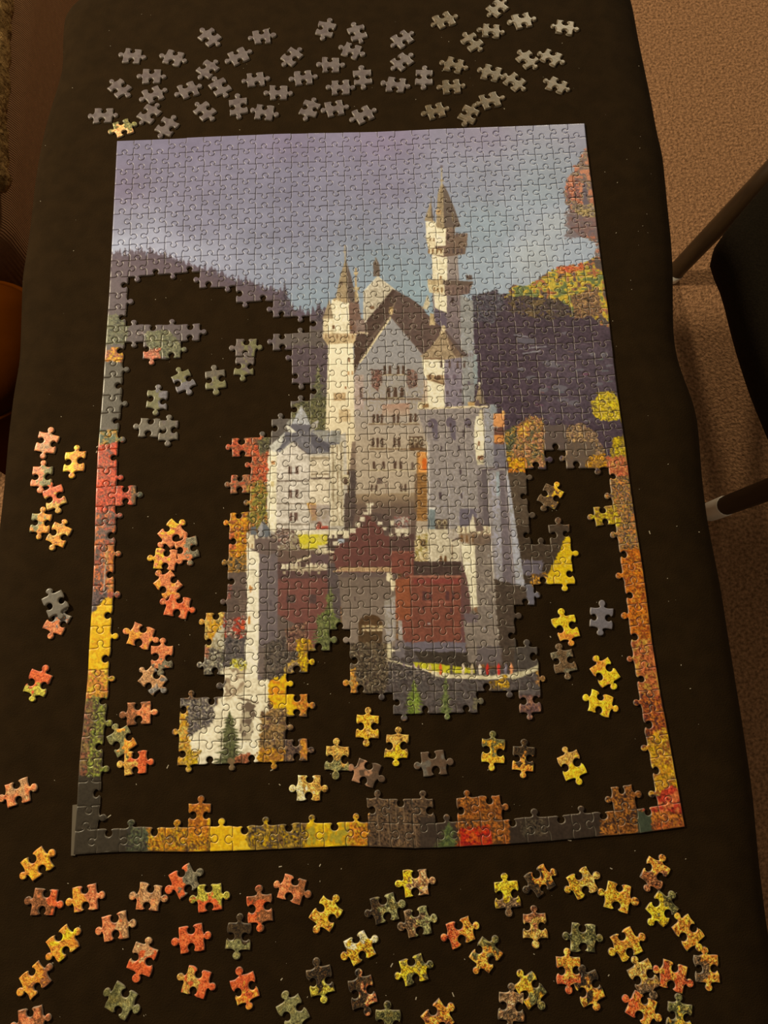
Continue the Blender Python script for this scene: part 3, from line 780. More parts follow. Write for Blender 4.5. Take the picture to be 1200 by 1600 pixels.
# wing foot: lit yard wall
fill([(648, 828), (722, 826), (722, 840), (718, 880), (648, 880)], (212, 194, 156)); rect(700, 826, 718, 842, (190, 174, 150)); foliage([(648, 838), (668, 832), (669, 878), (649, 878)], [(214, 190, 140), (190, 160, 100), (226, 206, 160), (160, 140, 80)], sc_=2.5, jit=1, fine=0.3)
foliage([(655, 843), (664, 843), (666, 858), (656, 852)], [(104, 80, 54), (150, 122, 80)], sc_=1.5, jit=1)
rect(680, 811, 700, 827, (96, 78, 60)); 
for x in (683, 692): ell(x + 3, 816, 3.4, 4, (196, 176, 132)); ell(x + 3, 817, 1.6, 3, WD); rect(x + 2, 819, x + 4, 826, (190, 170, 130))
for x in (689, 696): ell(x, 874, 2.2, 6, (104, 74, 46))
line((705, 846), (718, 840), 2, (80, 60, 50)); line((706, 850), (707, 876), 1.4, (120, 92, 64))
fill([(718, 842), (724, 838), (726, 880), (717, 880)], (200, 182, 150))

# --- knights' house on the left
fill([(417, 700), (436, 704), (458, 688), (484, 700), (540, 676), (546, 835), (430, 838), (418, 830)], (196, 182, 156), grain=0.08)
fill([(417, 702), (432, 706), (433, 834), (418, 826)], (232, 214, 168)); fill([(432, 712), (458, 692), (484, 712), (484, 834), (432, 834)], (212, 196, 168), grain=0.1)
rect(484, 712, 515, 790, (218, 198, 160), grain=0.1); rect(516, 690, 537, 822, (206, 188, 150), grain=0.12, streak=0.12)
for x in (520, 527, 533): line((x, 695), (x + 1, 815), 1.2, (150, 126, 92))
fill([(445, 675), (486, 672), (532, 673), (531, 694), (515, 696), (515, 707), (482, 710), (458, 690), (437, 707), (417, 702)], (136, 130, 132), grain=0.08, streak=0.1)
fill([(486, 674), (532, 672), (532, 692), (508, 690)], (164, 158, 148), streak=0.14); fill([(486, 678), (515, 695), (516, 706), (492, 700), (482, 686)], (88, 82, 94)); fill([(445, 676), (418, 700), (428, 707), (436, 700), (444, 688)], (208, 198, 172)); fill([(446, 678), (462, 678), (442, 700), (436, 704)], (104, 98, 108))
fill([(471, 632), (456, 662), (486, 664)], (188, 182, 170), streak=0.1); fill([(456, 662), (486, 664), (484, 674), (462, 678), (446, 666)], (108, 102, 112)); fill([(446, 665), (450, 664), (464, 676), (452, 676)], (212, 200, 170)); fill([(486, 662), (498, 656), (496, 668), (486, 674)], (176, 166, 150))
fill([(448, 660), (457, 652), (457, 662), (448, 664)], (170, 164, 150)); line((458, 690), (437, 708), 2, (206, 194, 164)); line((458, 690), (481, 710), 2, (120, 108, 104)); line((480, 676), (458, 690), 1.4, (84, 78, 86))
rect(432, 750.5, 484, 752.5, (110, 92, 78)); rect(484, 746, 516, 749, (110, 90, 72)); rect(484, 714, 517, 718, (176, 156, 122)); rect(432, 786, 484, 788, (150, 134, 116)); rect(486, 740, 515, 742, (160, 138, 106)); rect(432, 818, 484, 821, (160, 146, 130))
for q in [(451, 729, 456, 741), (461.5, 729, 466.5, 741), (451, 765, 456, 778), (461, 765, 466, 778), (452, 801, 457, 814), (459, 801, 465, 814)]: rect(*q, (106, 78, 62))
rect(457, 730, 461, 742, (206, 194, 170)); rect(457, 766, 460, 778, (206, 194, 170))
foliage([(480, 786), (494, 786), (496, 812), (488, 814)], [(206, 158, 84), (190, 140, 90)], sc_=4, jit=2, fine=0.15); rect(484, 788, 515, 818, (170, 150, 134), alpha=0.5); rect(494, 822, 513, 827, (164, 86, 68)); ell(499, 820, 4, 5, (150, 96, 76)); rect(424, 720, 430, 726, (190, 140, 90)); rect(423, 752, 428, 760, (214, 190, 130))
rect(536, 742, 546, 758, (206, 186, 142), jit=1); ell(540, 752, 4, 6, (92, 70, 52)); rect(538, 770, 546, 836, (92, 74, 60), jit=2)
# autumn wood beside it
foliage([(350, 676), (392, 674), (420, 684), (417, 752), (345, 756)], [(190, 92, 60), (160, 74, 52), (200, 122, 76), (130, 88, 62)], sc_=2.5)
foliage([(340, 730), (395, 728), (392, 768), (340, 770)], [(170, 110, 72), (120, 100, 70), (190, 96, 64)], sc_=2.5)
foliage([(386, 760), (404, 750), (417, 756), (417, 825), (386, 825)], [(134, 122, 56), (104, 92, 46), (160, 140, 70), (170, 110, 56)], sc_=2.5)
foliage([(336, 795), (386, 795), (388, 882), (336, 886)], [(206, 136, 48), (186, 106, 46), (206, 160, 50), (140, 82, 44)], sc_=4)
foliage([(336, 832), (365, 830), (368, 858), (336, 860)], [(180, 96, 56), (150, 84, 50)], sc_=2.5); foliage([(336, 872), (386, 866), (386, 905), (340, 905)], [(130, 100, 56), (176, 120, 50), (100, 84, 60)], sc_=4)
foliage([(402, 690), (420, 672), (420, 700), (408, 712)], [(120, 110, 70), (96, 84, 58)], sc_=2.5)
# courtyard
foliage([(430, 828), (548, 830), (548, 884), (430, 884)], [(176, 160, 130), (130, 104, 84), (206, 190, 156), (112, 84, 68)], sc_=4, jit=1, fine=0.25)
foliage([(466, 836), (512, 832), (512, 848), (500, 857), (470, 858)], [(196, 176, 58), (178, 160, 54), (206, 186, 90)], sc_=4, jit=1, fine=0.15); rect(460, 829, 545, 835, (222, 204, 160)); foliage([(432, 826), (452, 826), (452, 850), (434, 852)], [(190, 160, 136), (140, 96, 80), (206, 190, 160), (110, 90, 84)], sc_=2.5, jit=1)
rect(434, 860, 492, 878, (116, 94, 82)); rect(512, 836, 546, 862, (84, 64, 52)); 
for x in (514, 522, 536, 541): rect(x, 834, x + 5, 841, (214, 196, 154))
rect(528, 842, 538, 854, (176, 176, 176), jit=1); rect(509, 861, 542, 863.5, (220, 198, 150)); rect(497, 852, 510, 864, (210, 192, 150)); line((456, 880), (488, 868), 3, (216, 196, 150))

# --- corner tower
fill([(386, 848), (404, 858), (434, 856), (434, 1020), (424, 1070), (382, 1070), (383, 1016)], (126, 112, 110), grain=0.09)
fill([(386, 850), (404, 858), (405, 872), (404, 1010), (402, 1065), (381, 1066), (382, 1016), (384, 930)], (236, 218, 174)); fill([(404, 1010), (420, 1012), (418, 1062), (404, 1056)], (132, 116, 106))
fill([(385, 832), (434, 836), (434, 862), (420, 868), (404, 864), (386, 856)], (118, 100, 92), jit=1); fill([(386, 834), (397, 836), (398, 858), (386, 856)], (214, 192, 146)); 
for x in (386, 392, 399): rect(x, 832, x + 3.5, 842, (224, 204, 158))
for x in (410, 418, 426, 431): rect(x, 836, x + 4, 842, (176, 158, 136))
for x in (388, 393): rect(x, 850, x + 2, 856, (140, 104, 66))
fill([(411, 812), (403, 826), (404, 840), (424, 838), (421, 826)], (112, 112, 130)); fill([(410, 814), (403, 826), (404, 838), (411, 838)], (164, 158, 156)); fill([(392, 824), (400, 822), (401, 836), (392, 836)], (104, 104, 118))
line((411, 805), (411.5, 816), 1.6, (140, 120, 90)); 
for q in [(390, 915, 2.4, 11), (388.5, 917.5, 6, 3), (388, 963, 3.4, 12)]: rect(q[0], q[1], q[0] + q[2], q[1] + q[3], (170, 116, 62))
for q in [(421, 938, 4, 8), (424, 988, 3, 6)]: rect(q[0], q[1], q[0] + q[2], q[1] + q[3], (92, 78, 78))
# outer court wall, left
rect(434, 878, 514, 906, (92, 66, 56), jit=1); rect(434, 904, 516, 1016, (124, 82, 68), grain=0.1); fill([(434, 960), (470, 980), (450, 1030), (434, 1030)], (112, 94, 84))
for x in (440, 446, 453, 460, 468, 476, 484, 492, 500, 506): rect(x, 879 + (x % 3), x + 5, 889 + (x % 4), (214, 196, 156), jit=1)
rect(452, 884, 509, 892, (206, 186, 146), jit=2.5, alpha=0.8); rect(470, 876, 478, 886, (84, 62, 50)); 
for x in (442, 470, 482, 496): rect(x, 893, x + 4, 897, (196, 176, 140))
rect(486, 866, 514, 880, (104, 80, 72)); 
for q in [(448, 929, 462, 942), (483, 929, 494, 943)]: rect(*q, (84, 62, 52))
rect(454, 929, 456, 942, (110, 84, 68)); rect(512, 880, 532, 1000, (90, 76, 72), grain=0.1)

# --- gatehouse
fill([(556, 800), (568, 792), (590, 792), (650, 800), (650, 845), (545, 845)], (120, 100, 88), grain=0.1)
fill([(568, 806), (580, 806), (580, 814), (590, 814), (590, 823), (600, 823), (602, 838), (646, 834), (648, 866), (645, 905), (628, 905), (628, 894), (526, 894), (520, 868), (527, 850), (546, 846), (546, 833), (556, 833), (556, 818), (568, 818)], (108, 70, 58), grain=0.08)
fill([(580, 800), (612, 806), (612, 836), (600, 836), (598, 822), (588, 820)], (92, 74, 66)); rect(608, 834, 647, 862, (92, 66, 54)); rect(560, 808, 572, 822, (96, 68, 56))
for q in [(572, 786, 584, 790), (574, 790, 580, 803), (568, 800, 576, 804), (562, 808, 570, 815), (556, 816, 563, 824), (545, 825, 555, 833), (590, 815, 598, 820), (598, 823, 604, 828), (609, 813, 616, 821), (608, 834, 614, 838), (618, 824, 640, 833), (620, 832, 626, 838), (632, 832, 638, 838), (520, 846, 530, 852)]: rect(*q, (214, 196, 158), jit=1)
foliage([(616, 806), (642, 808), (640, 826), (618, 826)], [(176, 160, 150), (140, 116, 106), (150, 96, 82), (200, 186, 160)], sc_=2.5, jit=1, fine=0.2)
rect(530, 886, 629, 893, (196, 164, 118)); line((520, 893), (546, 888), 2.5, (190, 156, 110))
for x in np.arange(534, 628, 3.2): rect(x, 887, x + 0.9, 892, (140, 104, 70))
grad([(528, 894), (622, 894), (619, 1014), (536, 1020), (534, 960)], (134, 117, 104), (150, 134, 120), (570, 900), (570, 970)); rect(532, 894, 620, 902, (112, 94, 86)); fill([(600, 940), (619, 930), (617, 1000), (604, 1010)], (172, 160, 146))
fill([(604, 895), (612, 895), (614, 908), (619, 908), (615, 924), (611, 922), (610, 910), (604, 907)], (224, 202, 154)); 
for q in [(553, 932, 3, 7), (599, 930, 3, 6), (624, 928, 3, 10)]: rect(q[0], q[1], q[0] + q[2], q[1] + q[3], (84, 68, 60))
ell(579, 976, 19, 16, (84, 62, 40), 180, 360); fill([(560, 975), (598, 975), (597, 1006), (560, 1006)], (84, 64, 42)); rect(565, 977, 599, 981, (206, 180, 130), jit=1.5); rect(566, 983, 598, 986, (216, 190, 140), jit=1); 
for x in (570, 578, 587): rect(x, 976, x + 2, 987, (110, 82, 52))
rect(622, 968, 630, 1000, (176, 164, 150))
fill([(618, 905), (646, 896), (722, 898), (725, 1004), (630, 1004), (628, 970), (618, 968)], (126, 80, 62), grain=0.12); fill([(618, 905), (641, 905), (641, 968), (618, 968)], (136, 84, 58)); rect(646, 877, 721, 899, (80, 60, 48)); rect(640, 899, 722, 902, (170, 120, 94)); rect(646, 904, 720, 912, (132, 74, 62)); rect(612, 861, 646, 864, (150, 100, 78)); rect(612, 864, 646, 896, (124, 78, 62))
for q in [(660, 924, 667, 938), (670, 925, 675, 938), (696, 924, 702, 938), (706, 924, 710, 938), (703, 950, 707, 957), (667, 972, 672, 977), (660, 948, 663, 954)]: rect(*q, (90, 58, 50))
rect(668, 973, 673, 976, (190, 170, 150)); rect(664, 940, 706, 942, (160, 104, 84)); rect(720, 900, 726, 1030, (120, 84, 74))
rect(630, 1003, 728, 1020, (128, 118, 126), jit=2); fill([(630, 1016), (745, 1020), (745, 1046), (650, 1038), (625, 1030)], (66, 54, 40), jit=2)

# --- right round tower
fill([(720, 850), (767, 850), (776, 940), (783, 1035), (732, 1035), (724, 975), (730, 905), (722, 882)], (150, 136, 124), grain=0.09)
fill([(720, 850), (742, 850), (744, 910), (746, 952), (737, 954), (732, 915), (724, 885)], (232, 214, 168)); fill([(722, 880), (730, 905), (736, 954), (724, 972), (721, 900)], (112, 80, 68)); fill([(724, 958), (748, 960), (746, 972), (728, 974)], (128, 112, 112)); fill([(736, 950), (745, 948), (746, 960)], (150, 116, 84))
fill([(715, 824), (767, 822), (767, 846), (755, 852), (738, 852), (718, 846)], (166, 142, 112), jit=1)
for x in (715, 722, 729, 746, 755, 762): rect(x, 822, x + 4.5, 834, (222, 202, 156))
for x in (720, 728, 738, 748): rect(x, 836, x + 3, 847, (124, 92, 60))
rect(740, 836, 767, 850, (130, 112, 100), alpha=0.8); fill([(739, 803), (730, 831), (744, 831)], (216, 198, 158)); fill([(740, 806), (744, 831), (757, 829), (750, 815)], (124, 106, 98)); line((767, 850), (783, 1035), 1.8, (206, 190, 160))
foliage([(750, 870), (768, 870), (774, 960), (752, 960)], [(158, 144, 132), (140, 126, 116), (170, 156, 142)], sc_=4, jit=1, fine=0.1)
for q in [(762, 866, 3, 4), (764, 960, 5, 6), (756, 980, 3, 4)]: rect(q[0], q[1], q[0] + q[2], q[1] + q[3], (176, 166, 156))
fill([(772, 905), (822, 918), (830, 1045), (784, 1045), (776, 960)], (80, 64, 48), jit=2, grain=0.12); rect(745, 1010, 784, 1040, (104, 92, 92), jit=3, alpha=0.7)

# --- forecourt, path and rock
foliage([(540, 1010), (640, 1010), (660, 1040), (850, 1050), (850, 1125), (540, 1125)], [(92, 82, 76), (78, 66, 60), (106, 94, 88)], sc_=4, jit=2, fine=0.3)
foliage([(542, 1005), (605, 1003), (612, 1040), (600, 1085), (545, 1085)], [(96, 78, 56), (180, 160, 120), (74, 58, 44), (140, 118, 84)], [3, 1, 3, 2], sc_=2.5, jit=2)
rect(605, 1006, 612, 1028, (206, 188, 144)); rect(610, 1014, 626, 1018, (212, 194, 150)); rect(618, 1000, 632, 1028, (140, 130, 130), jit=2, alpha=0.8)
fill([(645, 1034), (690, 1038), (742, 1046), (742, 1052), (690, 1052), (650, 1044)], (172, 160, 50), jit=1)
fill([(598, 1028), (640, 1040), (700, 1053), (760, 1056), (800, 1053), (843, 1040), (843, 1046), (800, 1059), (760, 1062), (700, 1060), (640, 1048)], (220, 200, 152), jit=1)
for x, c in [(646, (190, 160, 150)), (654, (140, 110, 100)), (672, (206, 176, 110)), (688, (200, 96, 60)), (705, (90, 76, 66)), (724, (226, 200, 160)), (738, (216, 190, 140)), (750, (230, 206, 170)), (762, (190, 60, 50)), (779, (196, 66, 56)), (790, (140, 130, 160)), (799, (222, 150, 100)), (631, (150, 130, 150)), (620, (200, 180, 150)), (815, (120, 100, 90))]:
    fill([(x - 2, 1054), (x - 2.5, 1042), (x, 1036), (x + 2.5, 1042), (x + 2, 1054)], c, jit=1)
foliage([(606, 1034), (660, 1046), (690, 1062), (606, 1066)], [(110, 98, 92), (176, 160, 136), (84, 72, 66)], [3, 1, 3], sc_=2.5, jit=2)
foliage([(765, 1066), (792, 1056), (795, 1074), (768, 1080)], [(196, 146, 50), (120, 96, 66)], sc_=2.5)
fir(647, 1060, 1116, 34, [(128, 140, 60), (100, 106, 48), (150, 156, 76)]); fir(696, 1050, 1128, 26, [(124, 130, 70), (98, 100, 56), (146, 146, 90)])
foliage([(528, 1048), (556, 1044), (558, 1085), (530, 1085)], [(206, 146, 60), (190, 120, 60), (196, 160, 90)], sc_=2.5)
foliage([(738, 1090), (755, 1085), (758, 1105), (740, 1108)], [(120, 108, 84), (150, 136, 100)], sc_=2.5)
rect(804, 985, 850, 1052, (78, 68, 60), jit=2); fill([(800, 1052), (820, 1048), (843, 1038), (845, 1046), (820, 1056), (800, 1062)], (206, 190, 146), jit=1); foliage([(838, 1050), (860, 1050), (860, 1072), (840, 1072)], [(200, 150, 80), (150, 110, 70)], sc_=2.5)
foliage([(805, 1088), (850, 1088), (850, 1135), (808, 1135)], [(150, 108, 88), (110, 84, 76), (180, 130, 96)], sc_=2.5)
# slope under the corner tower
foliage([(412, 1005), (470, 985), (480, 1060), (448, 1090), (412, 1080)], [(104, 90, 80), (126, 112, 96), (84, 70, 62)], sc_=2.5)
foliage([(446, 985), (478, 970), (482, 1010), (470, 1012), (452, 1020)], [(130, 96, 74), (170, 130, 96), (110, 76, 62)], sc_=2.5)
foliage([(464, 1000), (480, 996), (500, 1025), (484, 1052), (464, 1050)], [(206, 166, 44), (186, 136, 40), (150, 110, 60)], sc_=2.5)
foliage([(444, 1040), (468, 1030), (466, 1055), (446, 1055)], [(170, 140, 100), (120, 100, 80), (200, 160, 80)], sc_=2.5)
foliage([(418, 1066), (446, 1052), (462, 1060), (462, 1085), (488, 1080), (490, 1112), (452, 1118), (430, 1112), (416, 1086)], [(212, 170, 30), (196, 146, 36), (206, 130, 50)], [4, 2, 1], sc_=4, fine=0.25)
foliage([(466, 1074), (492, 1070), (492, 1116), (466, 1116)], [(200, 126, 56), (180, 104, 50), (206, 150, 60)], sc_=2.5)
fill([(345, 1038), (384, 1036), (384, 1060), (420, 1062), (418, 1100), (430, 1195), (276, 1198), (296, 1130), (340, 1100)], (232, 212, 166), jit=3, grain=0.1)
foliage([(352, 1045), (384, 1040), (380, 1080), (352, 1095)], [(230, 210, 164), (176, 152, 118), (206, 184, 142)], sc_=7, jit=3, fine=0.1); line((372, 1090), (402, 1098), 3, (110, 90, 64), jit=2); foliage([(378, 1100), (400, 1098), (392, 1160), (376, 1160)], [(196, 178, 140), (130, 110, 86)], sc_=7, fine=0.1)
foliage([(280, 1092), (340, 1088), (334, 1128), (300, 1150), (282, 1150)], [(112, 100, 96), (180, 164, 132), (86, 74, 70)], sc_=2.5)
foliage([(270, 1110), (292, 1106), (294, 1140), (304, 1196), (274, 1210)], [(200, 146, 52), (176, 116, 56), (206, 176, 90)], sc_=2.5); foliage([(284, 1170), (312, 1172), (310, 1212), (280, 1212)], [(206, 160, 50), (190, 150, 80)], sc_=2.5)
foliage([(408, 1112), (450, 1104), (462, 1150), (450, 1206), (402, 1206)], [(166, 130, 80), (130, 100, 66), (196, 160, 100), (112, 84, 60)], sc_=4); foliage([(402, 1172), (450, 1168), (450, 1206), (402, 1206)], [(196, 140, 50), (150, 100, 50)], sc_=2.5)
foliage([(444, 1145), (496, 1145), (496, 1190), (444, 1190)], [(104, 80, 64), (160, 124, 84), (84, 64, 52)], sc_=2.5); foliage([(470, 1150), (482, 1150), (482, 1185), (470, 1185)], [(206, 140, 60), (170, 110, 60)], sc_=2.5)
fir(359, 1108, 1196, 58, [(100, 98, 56), (78, 74, 44), (126, 122, 76)]); rect(356, 1185, 366, 1208, (130, 104, 70), jit=2)
foliage([(368, 1180), (394, 1178), (394, 1194), (368, 1194)], [(180, 110, 76), (140, 90, 60)], sc_=2.5)
# left foot of the tower: shrubs, people and scree
rect(340, 895, 386, 968, (94, 76, 66), jit=3, grain=0.14); foliage([(344, 915), (362, 908), (362, 935), (346, 940)], [(150, 96, 76), (110, 84, 72)], sc_=2.5)
for y in np.arange(938, 962, 4): line((374, y), (385, y + 1), 1, (150, 130, 110))
foliage([(342, 966), (384, 962), (383, 996), (346, 998)], [(140, 104, 86), (206, 186, 150), (110, 70, 60), (176, 76, 56)], sc_=2.5); rect(376, 975, 382, 983, (190, 90, 56)); rect(346, 986, 353, 994, (186, 60, 46), jit=1)
foliage([(346, 996), (383, 996), (382, 1042), (346, 1042)], [(106, 94, 88), (84, 74, 70), (126, 114, 104)], sc_=4)
foliage([(306, 952), (350, 950), (346, 985), (334, 1012), (306, 1012)], [(204, 150, 48), (190, 130, 60), (206, 170, 90)], sc_=4)
foliage([(340, 985), (350, 975), (350, 1025), (330, 1020), (326, 1010)], [(206, 192, 156), (176, 160, 126)], sc_=4, fine=0.2)
foliage([(306, 1012), (350, 1014), (350, 1062), (306, 1062)], [(190, 176, 142), (112, 100, 88), (84, 72, 64), (206, 190, 150)], sc_=2.5); foliage([(316, 1008), (328, 1012), (326, 1030), (316, 1028)], [(190, 130, 90), (150, 100, 76)], sc_=2.5)
foliage([(330, 1062), (352, 1062), (350, 1090), (330, 1090)], [(110, 96, 84), (84, 70, 60)], sc_=2.5); foliage([(362, 1030), (384, 1030), (384, 1046), (360, 1046)], [(190, 170, 60), (206, 190, 140)], sc_=2.5)
fir(517, 914, 1014, 48, [(126, 126, 70), (98, 96, 54), (150, 146, 92)], lean=-8); foliage([(494, 960), (518, 950), (532, 975), (512, 1016), (496, 1012)], [(120, 122, 66), (94, 92, 52), (146, 142, 86)], sc_=2.5)

# ink balance of the print: neutral blues, deeper mid tones, fuller reds and yellows
av = (PIC[..., 0] + PIC[..., 1]) / 2
PIC[..., 2] = np.where(PIC[..., 2] > av, av + 0.12 * (PIC[..., 2] - av), PIC[..., 2])
ptd = (np.abs(PIC[..., :2] - SKY[..., :2]).max(-1) > 2.0)
mxc, mnc = PIC.max(-1), PIC.min(-1)
sat = (mxc - mnc) / np.maximum(mxc, 1)
gexp = 1.28 - 0.42 * np.clip((sat - 0.36) / 0.3, 0, 1)
gexp = np.where(gexp > 1, 1 + (gexp - 1) * np.clip((mxc - 95) / 40, 0, 1) * np.clip((232 - mxc) / 45, 0, 1), gexp)
gexp = np.where(ptd, gexp, 1.0)[..., None]
PIC = (255 * (np.clip(PIC, 1, 255) / 255) ** gexp).astype(np.float32)
mxc = PIC.max(-1, keepdims=True)
bst = 1 + 0.22 * np.clip((sat - 0.4) / 0.25, 0, 1)[..., None] * ptd[..., None]
PIC = np.clip((mxc - (mxc - PIC) * bst) * (1 + 0.3 * (bst - 1)), 3, 250)
neu = (ptd & (sat < 0.3) & (mxc[..., 0] < 160))
PIC[..., 0] *= np.where(neu, 1.02, 1.0); PIC[..., 2] *= np.where(neu, 0.92, 1.0)
av = (PIC[..., 0] + PIC[..., 1]) / 2
PIC[..., 2] = np.where(ptd & (mxc[..., 0] > 105), np.minimum(PIC[..., 2], av * 0.965), PIC[..., 2])
# soften to print sharpness
Kk = np.array([0.13, 0.74, 0.13], np.float32)
for ax in (0, 1):
    PIC = Kk[0] * np.roll(PIC, 1, ax) + Kk[1] * PIC + Kk[2] * np.roll(PIC, -1, ax)


# colours seen in the photo -> ink reflectance: one and the same factor everywhere, so all light and shade comes from the lamps
LEVEL = 0.98


def reflectance(rgb):
    L_ = np.maximum(lin(np.clip(rgb, 0, 255)) - np.array([0.016, 0.013, 0.008]), 0.002)
    return np.clip(L_ / LEVEL / np.array(TINT), 0.0, 0.86)


def sample_pic(x, y):
    u = np.clip((x - CX0) / RES - 0.5, 0, CW - 2); v = np.clip((CY1 - y) / RES - 0.5, 0, CH - 2)
    ui, vi = u.astype(int), v.astype(int); fu, fv = (u - ui)[:, None], (v - vi)[:, None]
    c = (PIC[vi, ui] * (1 - fu) + PIC[vi, ui + 1] * fu) * (1 - fv) + (PIC[vi + 1, ui] * (1 - fu) + PIC[vi + 1, ui + 1] * fu) * fv
    return reflectance(c)


CARD = np.array([0.44, 0.38, 0.31])

# ------------------------------------------------------------------ cutting lines of the puzzle
NCOL, NROW = 27, 38
BORD = dict(
    top=[(182.5, 219.7), (264, 216.6), (320, 213.5), (429, 209), (540, 206.5), (592, 205.5), (699, 200.5), (807, 196.6), (913.5, 192.4)],
    left=[(182.5, 219.7), (178.7, 293.7), (175, 368.7), (172, 425), (167.5, 498), (164.7, 536), (161, 596), (157, 649), (152.5, 699), (149, 778), (148, 816), (146, 891), (142, 962), (139.4, 1000), (136.5, 1058), (133.7, 1089), (128, 1145), (122.5, 1199), (120, 1256), (116, 1302), (114, 1336)],
    right=[(913.5, 192.4), (920, 252), (926.7, 300), (935, 372), (941, 418.5), (950, 480), (958, 554), (966, 622), (975, 680), (982.7, 738.7), (991, 801.5), (998, 845), (1008, 912), (1020, 1008), (1032.5, 1085), (1044, 1145), (1057.5, 1220), (1070.5, 1292)],
    bottom=[(114, 1336), (175, 1331.5), (250, 1331), (300, 1331.5), (390, 1329), (475, 1325), (550, 1322), (657, 1326), (720, 1323), (800, 1318.5), (860, 1314), (930, 1307.5), (1000, 1302), (1070.5, 1292)])


def curve(pts):
    w = at(pts, ZP)[:, :2]
    s = np.r_[0, np.cumsum(np.hypot(*np.diff(w, axis=0).T))]; s /= s[-1]
    return lambda t: np.array([np.interp(t, s, w[:, 0]), np.interp(t, s, w[:, 1])])


CV = {k: curve(v) for k, v in BORD.items()}
c00, c10, c01, c11 = CV['top'](0.), CV['top'](1.), CV['bottom'](0.), CV['bottom'](1.)


def frame_pt(i, j):
    u, v = i / NCOL, j / NROW
    return (1 - v) * CV['top'](u) + v * CV['bottom'](u) + (1 - u) * CV['left'](v) + u * CV['right'](v) - ((1 - u) * (1 - v) * c00 + u * (1 - v) * c10 + (1 - u) * v * c01 + u * v * c11)


KQ = np.array([[-0.25111, 0.35023], [0.50416, 0.00479], [0.00095, -0.68518], [-0.0136, -0.00963], [-0.00266, -0.00829], [-0.00987, -0.00404]])


def core_pt(i, j):
    u, v = i / NCOL, j / NROW
    q = np.array([1, u, v, u * v, u * u, v * v]) @ KQ
    d = min(j, (NCOL - i) if j <= 21 else 99, i if j <= 9 else 99) / 6.0
    w = min(max(d, 0), 1); w = w * w * (3 - 2 * w)
    return frame_pt(i, j) * (1 - w) + q * w


def hrng(*k):
    return np.random.default_rng(abs(hash(tuple(int(a) for a in k))) % (2 ** 31))


CELL = 0.0185
_nodes = {}


def node(mode, i, j):
    if (mode, i, j) not in _nodes:
        p = (frame_pt if mode == 'f' else core_pt)(i, j).copy()
        g = hrng(i, j, 5)
        jx, jy = g.normal(0, 0.00035, 2)
        if 0 < i < NCOL: p[0] += jx
        if 0 < j < NROW: p[1] += jy
        _nodes[(mode, i, j)] = p
    return _nodes[(mode, i, j)]


def tab_profile(g):
    """knob outline in edge units: (along, out)"""
    cx = 0.5 + g.normal(0, 0.025); bh = 0.195 + g.normal(0, 0.012); rx = 0.158 + g.normal(0, 0.008); ry = 0.150 + g.normal(0, 0.008)
    nw = 0.088 + g.normal(0, 0.007); w1, w2 = g.normal(0, 0.014, 2)
    a0 = math.acos(min(0.95, nw / rx))
    pts = [(0.0, 0.0), (0.09, w1 * 0.6 - 0.004), (0.19, w1 - 0.006), (cx - 0.215, -0.004 + w1 * 0.5), (cx - 0.150, 0.008), (cx - 0.112, 0.030), (cx - nw - 0.004, bh - ry * math.sin(a0) - 0.018)]
    st, en = math.pi + a0, -a0
    for t in np.linspace(st, en, 13):
        pts.append((cx + rx * math.cos(t), bh + ry * math.sin(t)))
    pts += [(cx + nw + 0.004, bh - ry * math.sin(a0) - 0.018), (cx + 0.112, 0.030), (cx + 0.150, 0.008), (cx + 0.215, -0.004 + w2 * 0.5), (0.81, w2 - 0.006), (0.91, w2 * 0.6 - 0.004), (1.0, 0.0)]
    return np.array(pts)


def edge_pts(a, b_, key, sgn):
    """polyline from a to b_; sgn +1: knob to the left of a->b_, -1 right, 0 straight"""
    if sgn == 0:
        return np.array([a + (b_ - a) * t for t in (0, 0.25, 0.5, 0.75, 1.0)])
    pr = tab_profile(hrng(*key))
    d = b_ - a; n_ = np.array([-d[1], d[0]])
    return a + pr[:, :1] * d + pr[:, 1:] * n_ * sgn


def cell_outline(r, c, mode):
    A_, B_, C_, D_ = node(mode, c, r + 1), node(mode, c + 1, r + 1), node(mode, c + 1, r), node(mode, c, r)   # bl, br, tr, tl
    odd = (r + c) % 2

    def hor(j):          # edge on row line j, left -> right ; knob goes up (+1) or down (-1)
        if j in (0, NROW): return 0
        return 1 if (j + c) % 2 else -1
    def ver(i):          # edge on column line i, bottom -> top ; left of the direction is -x
        if i in (0, NCOL): return 0
        return 1 if (r + i) % 2 == 0 else -1
    bot = edge_pts(A_, B_, (1, r + 1, c), hor(r + 1))
    rig = edge_pts(B_, C_, (2, r, c + 1), ver(c + 1))
    top = edge_pts(D_, C_, (1, r, c), hor(r))[::-1]
    lef = edge_pts(A_, D_, (2, r, c), ver(c))[::-1]
    return np.vstack([bot[:-1], rig[:-1], top[:-1], lef[:-1]])


def inset(P, d):
    a = P - np.roll(P, 1, 0); b_ = np.roll(P, -1, 0) - P
    a /= np.maximum(np.linalg.norm(a, axis=1), 1e-9)[:, None]; b_ /= np.maximum(np.linalg.norm(b_, axis=1), 1e-9)[:, None]
    na = np.stack([-a[:, 1], a[:, 0]], 1); nb = np.stack([-b_[:, 1], b_[:, 0]], 1)
    n_ = na + nb
    l2 = np.maximum((n_ ** 2).sum(1), 0.7)
    return P + n_ * (2 * d / l2)[:, None]


def inside(P, X):
    ins = np.zeros(len(X), bool)
    for i in range(len(P)):
        xa, ya = P[i]; xb, yb = P[(i + 1) % len(P)]
        if ya == yb: continue
        ins ^= ((ya > X[:, 1]) != (yb > X[:, 1])) & (X[:, 0] < (xb - xa) * (X[:, 1] - ya) / (yb - ya) + xa)
    return ins


STEP = 0.00062


